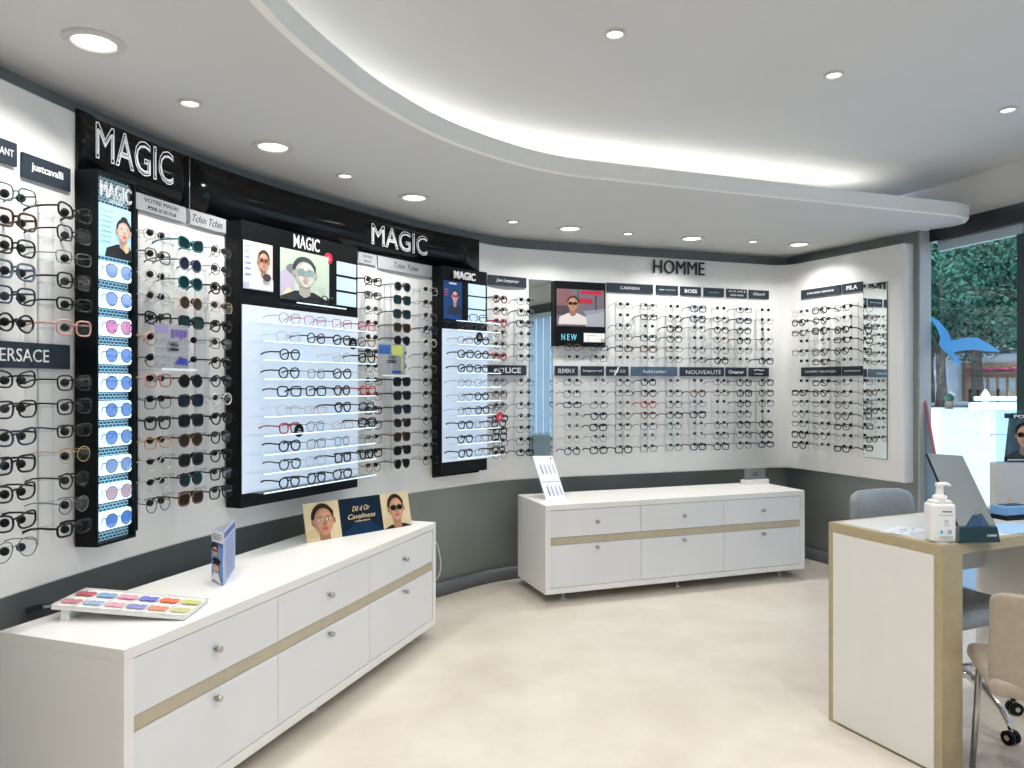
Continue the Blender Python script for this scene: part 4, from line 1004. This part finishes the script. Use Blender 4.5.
def part_meshes(kind, thick, K):
    """front, one lens, one temple for a frame of outline KIND, scaled by K"""
    w, h = DIM[kind]; w *= K; h *= K; gap = .017*K; cx = w/2+gap/2; rim = thick
    fr = MB(); n = 22
    for q in (-1, 1):
        P = outline(kind, w, h, n)
        fr.tube([(q*cx+q*x, -.004*math.cos((x/w)*2), z) for x, z in P], rim, 5, closed=True)
        fr.tube([(q*(cx+w*.49), -.001, h*.22), (q*(cx+w*.54), .001, h*.24), (q*(cx+w*.56), .008, h*.24)], rim*1.05, 5)
    fr.tube([(-gap*.62, -.003, h*.16), (0, -.005, h*.24), (gap*.62, -.003, h*.16)], rim, 5)
    ln = MB(); vs = [ln.bm.verts.new((x*.99, -.003, z*.99)) for x, z in outline(kind, w, h, n)]; ln.face(vs)
    tp = MB(); r0 = max(rim*1.05, .0013)
    tp.tube([(0, .006, 0), (0, .05*K, .002), (0, .085*K, -.001), (0, .108*K, -.010), (0, .122*K, -.024)], [r0, r0*.95, r0, r0*1.15, r0*.9], 5)
    return fr, ln, tp, cx, w, h
CACHE = {}
def frame_mat(c):
    C_ = {'black': (.004, .0045, .006), 'tortoiseshell': (.07, .035, .018), 'slate blue': (.10, .14, .20), 'dark green': (.02, .10, .085), 'clear': (.52, .52, .50), 'gold': (.50, .36, .18), 'silver': (.42, .43, .45), 'red': (.38, .02, .035),
          'navy': (.012, .02, .055), 'grey': (.12, .13, .14), 'rose': (.55, .30, .26), 'teal': (.02, .16, .18), 'brown': (.12, .06, .035), 'light blue': (.12, .42, .60), 'amber': (.45, .20, .06)}[c]
    return mat('frame_'+c.replace(' ', '_'), C_, .28, metal=.6 if c in ('gold', 'silver') else 0, noise=.15 if c != 'tortoiseshell' else .8, nscale=60, spec=.3)
SUN = {'dark grey': (.008, .009, .012), 'dark teal': (.006, .03, .038), 'dark brown': (.028, .016, .012), 'blue': (.03, .16, .55), 'pink': (.65, .10, .28), 'pale blue': (.18, .34, .68), 'rose': (.55, .32, .40), 'dark blue': (.008, .018, .04)}
CTINT = {'blue': (.16, .34, .80), 'pale blue': (.40, .52, .85), 'pink': (.80, .18, .48), 'rose': (.85, .55, .62)}
def sun_mat(c): return mat('sun_lens_'+c.replace(' ', '_'), SUN[c], .12, noise=.05, spec=.18)
def eyewear(mtx, kind, thick, colour, label, group, sun=None, K=1.1, full=True, cat=None, fold=False):
    key = (kind, round(thick, 4), colour, sun, K, full)
    if key not in CACHE:
        fr, ln, tp, cx, w, h = part_meshes(kind, thick, K); fm_ = frame_mat(colour); lm = (clear('tinted_lens_'+sun.replace(' ', '_'), CTINT[sun], .10) if K == 1.13 else sun_mat(sun)) if sun else M_lens
        if full: CACHE[key] = (fr.mesh('frame_front', fm_), ln.mesh('lens', lm), tp.mesh('temple', fm_), cx, w, h)
        else:
            g = MB()
            for f in (fr,): g.merge(f.bm)
            hw = cx+w*.56
            for q in (-1, 1):
                b2 = tp.bm.copy(); g.merge(b2, T((q*hw, 0, h*.24)))
            tp.bm.free(); g.mi = 1
            for q in (-1, 1):
                b2 = ln.bm.copy()
                mp_ = {v: g.bm.verts.new(T((q*cx, 0, 0)) @ Vector((q*v.co.x, v.co.y, v.co.z))) for v in b2.verts}
                for f in b2.faces: g.face([mp_[v] for v in f.verts])
                b2.free()
            ln.bm.free()
            CACHE[key] = (g.mesh('eyeglasses', [fm_, lm]), None, None, cx, w, h)
    fm_, lm, tm, cx, w, h = CACHE[key]
    nm = 'sunglasses' if sun else 'eyeglasses'; cat = nm
    if not full: return tag(link(nm, fm_, None, mtx), label, cat, group)
    o = thing(nm, label, cat, mtx, group)
    link('frame_front', fm_, o)
    for q in (-1, 1):
        link('lens', lm, o, Matrix.Translation((q*cx, 0, 0)) @ Matrix.Diagonal((q, 1, 1, 1)))
        link('temple', tm, o, T((q*(cx+w*.56), 0, h*.24)))
    return o
ORD = ['top', 'second', 'third', 'fourth', 'fifth', 'sixth', 'seventh', 'eighth', 'ninth', 'tenth', 'eleventh', 'twelfth', 'thirteenth', 'bottom']
def ordinal(i, n): return 'bottom' if i == n-1 else ORD[i]
rnd = random.Random(21)
KW = {'round': 'round', 'panto': 'rounded', 'square': 'square', 'rect': 'rectangular', 'cat': 'cat-eye', 'pilot': 'aviator', 'hex': 'round'}
# ---- racks: a clear rail per column, with a pair of ball pegs per pair of glasses
peg_me = None
def peg_mesh(depth, dx, br=.0145):
    g = MB()
    for q in (-1, 1):
        g.mi = 0; g.tube([(q*.032+dx, .0, 0), (q*.032+dx, -depth, 0)], .0022, 5)
        g.mi = 1; g.sphere((q*.032+dx, -depth, 0), br, 10, 7)
    g.mi = 0; g.box(-.036+dx, .036+dx, -.004, .0, -.006, .006)
    return g.mesh('peg_pair', [M_acr, M_ball])
PEGS = {}
def rack(u_front, rows, name, where, front_off=.13, peg_off=.108, dx=.010, br=.0145, dz=.0, thick_p=.5, colours=None, kinds=None, full=True, K=1.1, suns=None, skip=(), group=None, spec=None, rot=0, z_tw=.0):
    """one column of glasses whose fronts line up at column u_front"""
    q, t = at(u_front, front_off)
    # foot on the wall straight behind
    n = Vector((t.y, -t.x)); base = q-n*front_off
    mt = place2(base.x, base.y, 0, t.x, t.y)
    o = thing('eyewear_rack', 'clear ball-peg rack of '+where, 'rack', mt, 'clear glasses racks')
    for q_ in (-.032, .032):
        MB().box(q_-.003+dx, q_+.003+dx, -.005, 0, min(rows)-.06, max(rows)+.05).build('rail', M_acr, o)
    pk = (peg_off, dx, br)
    if pk not in PEGS: PEGS[pk] = peg_mesh(*pk)
    nr = len(rows)
    for i, z in enumerate(rows):
        link('peg_pair', PEGS[pk], o, T((0, -.004, z+dz)))
        if i in skip: continue
        sp = spec[i] if spec else None
        if sp: kind, thick, colour, sn = sp
        else:
            kind = rnd.choice(kinds or ['panto', 'square', 'rect', 'round', 'square', 'cat']); colour = rnd.choice(colours or ['black']); thick = rnd.choice([.0032, .0038]) if rnd.random() < thick_p else .0018
            sn = suns[i] if suns else None
        if colour in ('gold', 'silver'): thick = .0014
        if not full: thick = round(thick*1.2, 4)
        jit = rnd.uniform(-.05, .05)
        m2 = mt @ T((rnd.uniform(-.003, .003), -front_off, z+rnd.uniform(-.003, .003))) @ Rm(rot+jit*.6, 'Z') @ Rm(-z_tw+rnd.uniform(-.03, .03), 'X') @ Rm(jit*.3, 'Y')
        th = 'thick' if thick > .0025 else 'thin'
        if sn: lb = '%s %s sunglasses, %s lenses, %s row of %s' % (colour.replace('slate blue', 'slate'), KW[kind], sn, ordinal(i, nr), where)
        else: lb = '%s %s %s eyeglasses, %s row of %s' % (th, colour, KW[kind], ordinal(i, nr), where)
        eyewear(m2, kind, thick, colour, lb, group or ('glasses in '+where)[:60], sn, K, full)
    return o
def lin(a, b, n): return [a+(b-a)*i/(n-1) for i in range(n)]
R_left = lin(2.112, 1.70, 6)+lin(1.512, .962, 7)
R_13 = lin(2.112, 1.694, 6)+lin(1.512, .988, 7)
R_14 = lin(2.11, 1.0, 14)
mixed = ['black', 'black', 'black', 'tortoiseshell', 'slate blue', 'black', 'grey', 'navy']
light = ['black', 'gold', 'silver', 'rose', 'clear', 'black', 'brown', 'grey']
dark = ['black', 'black', 'grey', 'black', 'silver', 'navy', 'black', 'brown']
# leftmost board
spA = [('square', .0024, 'dark green', 0), ('square', .0042, 'tortoiseshell', 0), ('square', .0036, 'black', 0), ('square', .0042, 'slate blue', 0), ('square', .0034, 'navy', 0), ('round', .0038, 'black', 0),
       ('cat', .0032, 'black', 0), ('square', .0034, 'black', 0), ('cat', .0036, 'navy', 0), ('square', .0038, 'black', 0), ('cat', .0034, 'black', 0), ('cat', .0036, 'black', 0), ('pilot', .0018, 'grey', 0)]
rack(15, R_left, 'the full column on the leftmost board', 'the leftmost column at the picture edge', spec=spA, K=1.22, dz=.0)
spB = [('cat', .0038, 'black', 0), ('square', .003, 'black', 0), ('rect', .0018, 'grey', 0), ('square', .0034, 'black', 0), ('rect', .0034, 'black', 0), ('square', .0034, 'rose', 0),
       ('square', .003, 'black', 0), ('square', .003, 'black', 0), ('rect', .003, 'black', 0), ('round', .0018, 'gold', 0), ('round', .0028, 'black', 0), ('round', .0018, 'grey', 0), ('rect', .0042, 'black', 0)]
rack(74, [z-.0 for z in lin(2.108, 1.70, 6)+lin(1.505, .985, 7)], 'the column beside the black case', 'the column just left of the lit case', spec=spB, K=1.18, dz=.0)
# board between case and tall unit
rack(157.5, R_14, 'the left column between case and wide unit', 'the column right of the lit case', colours=['black', 'black', 'rose', 'black', 'silver', 'clear', 'gold', 'grey', 'amber'], thick_p=.35, K=1.15, dz=.012)
spS = [('cat', .0036, 'teal', 'dark teal'), ('round', .003, 'slate blue', 'dark blue'), ('panto', .003, 'teal', 'dark teal'), ('round', .0022, 'gold', 'dark brown'), ('square', .0034, 'black', 'dark teal'), None, None,
       ('round', .0032, 'black', 'dark grey'), ('square', .0036, 'black', 'dark blue'), ('square', .0036, 'black', 'dark grey'), ('panto', .0036, 'tortoiseshell', 'dark brown'), ('square', .0036, 'black', 'dark grey'), ('round', .0036, 'black', 'dark teal'), ('square', .0036, 'brown', 'dark brown')]
rack(190.5, R_14, 'sunglasses between case and wide unit', 'the column over the left gift card', spec=spS, skip=(5, 6), K=1.18, dz=.012)
rack(221, R_14, 'the right column beside the wide unit', 'the column touching the wide black unit', colours=['black', 'black', 'black', 'grey', 'gold', 'clear', 'light blue'], kinds=['round', 'panto', 'round', 'square'], thick_p=.6, K=1.12, dz=.012)
# board between the units
rack(373, R_14, 'the left column right of the wide unit', 'the column just right of the wide unit', colours=mixed, thick_p=.4, K=1.1, dz=.014, full=True, skip=(3, 4))
spT = [('panto', .0036, 'grey', 'dark grey'), ('square', .0036, 'black', 'dark teal'), ('square', .0036, 'black', 'dark teal'), ('square', .0036, 'tortoiseshell', 'dark brown'), ('panto', .0036, 'black', 'dark grey'), None, None,
       ('square', .0036, 'black', 'dark grey'), ('square', .0036, 'black', 'dark grey'), ('square', .0036, 'black', 'dark blue'), ('cat', .003, 'tortoiseshell', 'dark grey'), ('square', .0036, 'tortoiseshell', 'dark brown'), ('square', .003, 'black', 'dark grey'), ('panto', .003, 'black', 'dark grey')]
rack(402, R_14, 'sunglasses between the two black units', 'the column over the right gift card', spec=spT, skip=(5, 6), K=1.2, dz=.014)
rack(430, R_14, 'the column touching the narrow unit', 'the column just left of the narrow unit', colours=['black', 'grey', 'navy', 'black', 'clear'], kinds=['round', 'panto', 'square'], thick_p=.35, dz=.014, full=True)
# board by the mirror
rack(500, R_13, 'the left column under the handwritten name', 'the column right of the narrow unit', colours=['black', 'brown', 'black', 'red', 'grey'], kinds=['round', 'square', 'panto'], thick_p=.45, full=False, dz=.016)
rack(525, R_13, 'the column beside the tall mirror', 'the column beside the tall mirror', colours=['grey', 'black', 'silver'], kinds=['square', 'rect'], thick_p=.3, full=False, dz=.016)
# back wall
cols = [572.3, 598.5, 623.4, 648.5, 674, 698, 721, 744, 766]
nmz = ['the column at the left of the back wall', 'the second back wall column, below the poster', 'the first full column right of the poster', 'the second full column right of the poster', 'the column left of the BOSS plate',
       'the column under the BOSS plate', 'the column under the faint plate', 'the column under the two-line plate', 'the column nearest the corner']
for i, (u, wh) in enumerate(zip(cols, nmz)):
    rows = R_13 if i > 1 else R_13[4:]
    rr = random.Random(i*7+1); sk = [k for k in range(len(rows)) if rr.random() < .06]
    rack(u, rows, wh.replace('the ', 'glasses in the ', 1), wh, colours=['black', 'black', 'black', 'silver', 'black', 'brown', 'silver', 'red' if i in (0, 3, 6) else 'grey', 'navy', 'black'], kinds=['square', 'rect', 'panto', 'round', 'square'], thick_p=.5, full=False, K=1.12, peg_off=.08, dx=.030, br=.0128, dz=.018, skip=sk)
# right wing
for u, wh in ((799, 'the wing column nearest the corner'), (820, 'the middle column of the right wing'), (842, 'the wing column beside the mirror strip')):
    rr = random.Random(int(u)); sk = [k for k in range(13) if rr.random() < .05]
    rack(u, lin(2.09, 1.675, 6)+lin(1.51, .995, 7), 'glasses in '+wh, wh, colours=['black', 'black', 'grey', 'silver', 'black'], kinds=['square', 'rect', 'round', 'panto'], thick_p=.6, full=False, K=1.12, peg_off=.08, dx=.01, br=.0128, dz=.018, skip=sk)

# ------------------------------------------------------------------ sunglasses in the lit case
for i, (z, c, fc) in enumerate(zip(case_rows, ['pale blue', 'blue', 'pink', 'blue', 'blue', 'blue', 'blue', 'pale blue', 'rose', 'blue'], ['black', 'navy', 'navy', 'navy', 'navy', 'navy', 'navy', 'navy', 'slate blue', 'navy'])):
    g_ = eyewear(mtc @ T((.004, -.006, z)) @ Matrix.Diagonal((1, .12, 1, 1)), 'panto', .0016, fc, 'round sunglasses with %s lenses in the %s pocket of the lit case' % (c, ordinal(i, 10)), 'sunglasses in the lit case', c, 1.13)

# ------------------------------------------------------------------ shelves and their glasses
def unit_shelves(U, mt, w, zrows, xs, where, palette, fixed, full, tops='shelf', K=1.12):
    k = 0
    for i, z in enumerate(zrows):
        shelf(U, -w/2+.012, w/2-.004, z, .135)
        for j, x in enumerate(xs):
            spc = fixed.get((i, j))
            if spc == 0: continue
            if spc: kind, thick, colour = spc
            else: kind = rnd.choice(['round', 'panto', 'square', 'panto']); colour = rnd.choice(palette); thick = .0042 if (colour in ('black', 'tortoiseshell', 'red', 'navy') and rnd.random() < .8) else .0016
            if colour in ('gold', 'silver'): thick = .0014
            h = DIM[kind][1]*K
            jit = rnd.uniform(-.12, .12)
            m2 = mt @ T((x+rnd.uniform(-.006, .006), -.006-.118, z+h/2+thick)) @ Rm(jit, 'Z')
            eyewear(m2, kind, thick, colour, '%s %s %s eyeglasses, %s on the %s shelf of %s' % ('thick' if thick > .0025 else 'thin', colour, KW[kind], ['first', 'second', 'third', 'fourth'][j] if len(xs) > 2 else ['left one', 'right one'][j], ordinal(i, len(zrows)), where), 'glasses on shelves of '+where, None, K, full)
def x_on(mt, u, y):
    """local x of the point on the line y=const of a frame seen in column u"""
    k = (u-512)/F; R3 = mt.to_3x3(); t = R3 @ Vector((1, 0, 0)); P = mt @ Vector((0, y, 0)); return (k*P.y-P.x)/(t.x-k*t.y)
xs1 = [x_on(mt1, u, -.124) for u in (289, 315.5, 342, 367)]
sh1 = lin(1.800, .978, 10)
fx = {(0, 0): ('panto', .0016, 'red'), (0, 1): ('square', .0016, 'red'), (0, 2): ('square', .0016, 'red'), (0, 3): ('square', .003, 'red'), (1, 1): ('round', .0034, 'navy'), (1, 3): ('panto', .003, 'brown'), (2, 0): ('panto', .0036, 'black'), (2, 1): 0,
      (4, 3): ('square', .0036, 'red'), (5, 0): ('square', .0014, 'clear'), (5, 1): ('rect', .0014, 'rose'), (6, 0): ('square', .0034, 'red'), (6, 2): ('rect', .0014, 'rose'), (3, 0): ('panto', .0036, 'black'), (4, 0): ('square', .0036, 'black'), (4, 1): ('square', .0036, 'black'), (7, 0): ('panto', .004, 'black'), (9, 0): ('panto', .004, 'black'), (9, 1): ('panto', .004, 'black'), (8, 0): ('panto', .0034, 'black'), (5, 3): ('square', .0034, 'navy')}
unit_shelves(U1, mt1, w1, sh1, xs1, 'the wide unit', ['black', 'black', 'black', 'tortoiseshell', 'silver', 'clear', 'gold'], fx, True)
xs2 = [x_on(mt2, u, -.124) for u in (465, 482, 499)]
unit_shelves(U2, mt2, w2, lin(1.862, 1.005, 10), xs2, 'the narrow unit', ['black', 'black', 'grey', 'silver', 'brown', 'navy'], {}, True, K=1.1)
# ledges at the feet of the posters, each with one frame
xa, xb = x_on(mt1, 300, -.1), x_on(mt1, 346, -.1)
zl = zed(309, y1-.1+.1)
shelf(U1, xa-.05, xb-.03, 1.915, .12)
eyewear(mt1 @ T(((xa+xb)/2+.03, -.10, 1.915+.028)) @ Rm(.3, 'Z'), 'square', .0034, 'black', 'black square eyeglasses alone on the ledge below the middle poster', 'glasses on the poster ledges')
shelf(U2, -w2/2+.02, w2/2, 1.925, .12)
eyewear(mt2 @ T((.03, -.10, 1.925+.028)) @ Rm(-.2, 'Z'), 'square', .003, 'black', 'black square eyeglasses alone on the ledge of the narrow unit', 'glasses on the poster ledges')
# gift card holders on the two boards
def gift_card(u1, u2, v1, v2, off, label, left):
    mt, w = chord(u1, u2, off); Y = mt.translation.y; z1, z0 = zed(v1, Y), zed(v2, Y); h = z1-z0
    o = thing('gift_card_holder', label, 'card holder', mt @ T((0, 0, z0)))
    MB().box(-w/2, w/2, 0, .003, 0, h).build('front_sheet', M_acr, o)
    MB().box(-w/2, w/2, -.03, off-.001, -.004, 0).build('ledge', M_acr, o)
    MB().box(-w/2, w/2, -.033, -.03, -.006, .004).build('ledge_edge', mat('acrylic_edge'), o)
    b = MB().box(-w/2+.004, w/2-.004, .004, .006, .004, h-.004).build('card', mat('pale_card', (.50, .50, .55), .4, noise=.03), o)
    ar = Art(w*.92, h*.9)
    if left:
        ar.rect(0, 0, 1, 1, (.50, .50, .54)); ar.rect(.0, .82, .38, 1, (.40, .33, .62))
        for i in range(4): ar.rect(.45+i*.13, .7+.04*(i % 2), .55+i*.13, .92, (.22, .12, .50))
        ar.poly([(.55, .08), (.72, .26), (.98, .2), (.98, .06)], (.05, .08, .45)); ar.lines(.42, .68, .38, .58, 2, (.03, .03, .05), .45, False)
    else:
        ar.rect(0, 0, 1, 1, (.46, .46, .48)); ar.rect(0, .68, .45, 1, (.05, .17, .52)); ar.poly([(.48, 1), (.95, 1), (.9, .62), (.5, .66)], (.68, .72, .20)); ar.rect(.86, .1, .92, .6, (.68, .72, .2)); ar.rect(.5, .02, .85, .12, (.05, .1, .5)); ar.lines(.3, .6, .35, .5, 2, (.1, .1, .12), .45, False)
    ar.build('print', b, T((0, .0035, h/2)))
    lettering('CARTE', 0, h*.56, w*.26, h*.07, b, y=.001, m=M_inkd); lettering('CADEAU', 0, h*.44, w*.32, h*.07, b, y=.001, m=M_inkd)
gift_card(155, 190, 323.5, 369.5, .16, 'clear holder with a violet gift card poster, left of the wide unit', True)
gift_card(378, 406, 343.5, 375.5, .16, 'clear holder with a blue and yellow gift card, between the two black units', False)
# vertical blind on the windows beside the photographer, seen in the tall mirror
bl = WP+WV*2.2+WNi*.09
o = thing('vertical_blind', 'pale blue vertical slat blind on the window beside the photographer', 'blind', place2(bl.x, bl.y, 0, WV.x, WV.y))
MB().box(0, 5.2, -.03, .03, 2.46, 2.52).build('head_rail', M_wf, o)
g = MB()
for i in range(52): g.box(i*.1+.006, i*.1+.098, -.004+.01*(i % 2), -.001+.01*(i % 2), .12, 2.462)
sl_m = bpy.data.materials.new('translucent_slat'); sl_m.use_nodes = True; nt = sl_m.node_tree
tb = nt.nodes.new('ShaderNodeBsdfTranslucent'); tb.inputs[0].default_value = (.55, .75, .92, 1); mx_ = nt.nodes.new('ShaderNodeMixShader'); mx_.inputs[0].default_value = .5
pb = nt.nodes['Principled BSDF']; pb.inputs['Base Color'].default_value = (.60, .74, .84, 1)
nt.links.new(pb.outputs[0], mx_.inputs[1]); nt.links.new(tb.outputs[0], mx_.inputs[2]); nt.links.new(mx_.outputs[0], nt.nodes['Material Output'].inputs[0])
g.build('slats', sl_m, o)
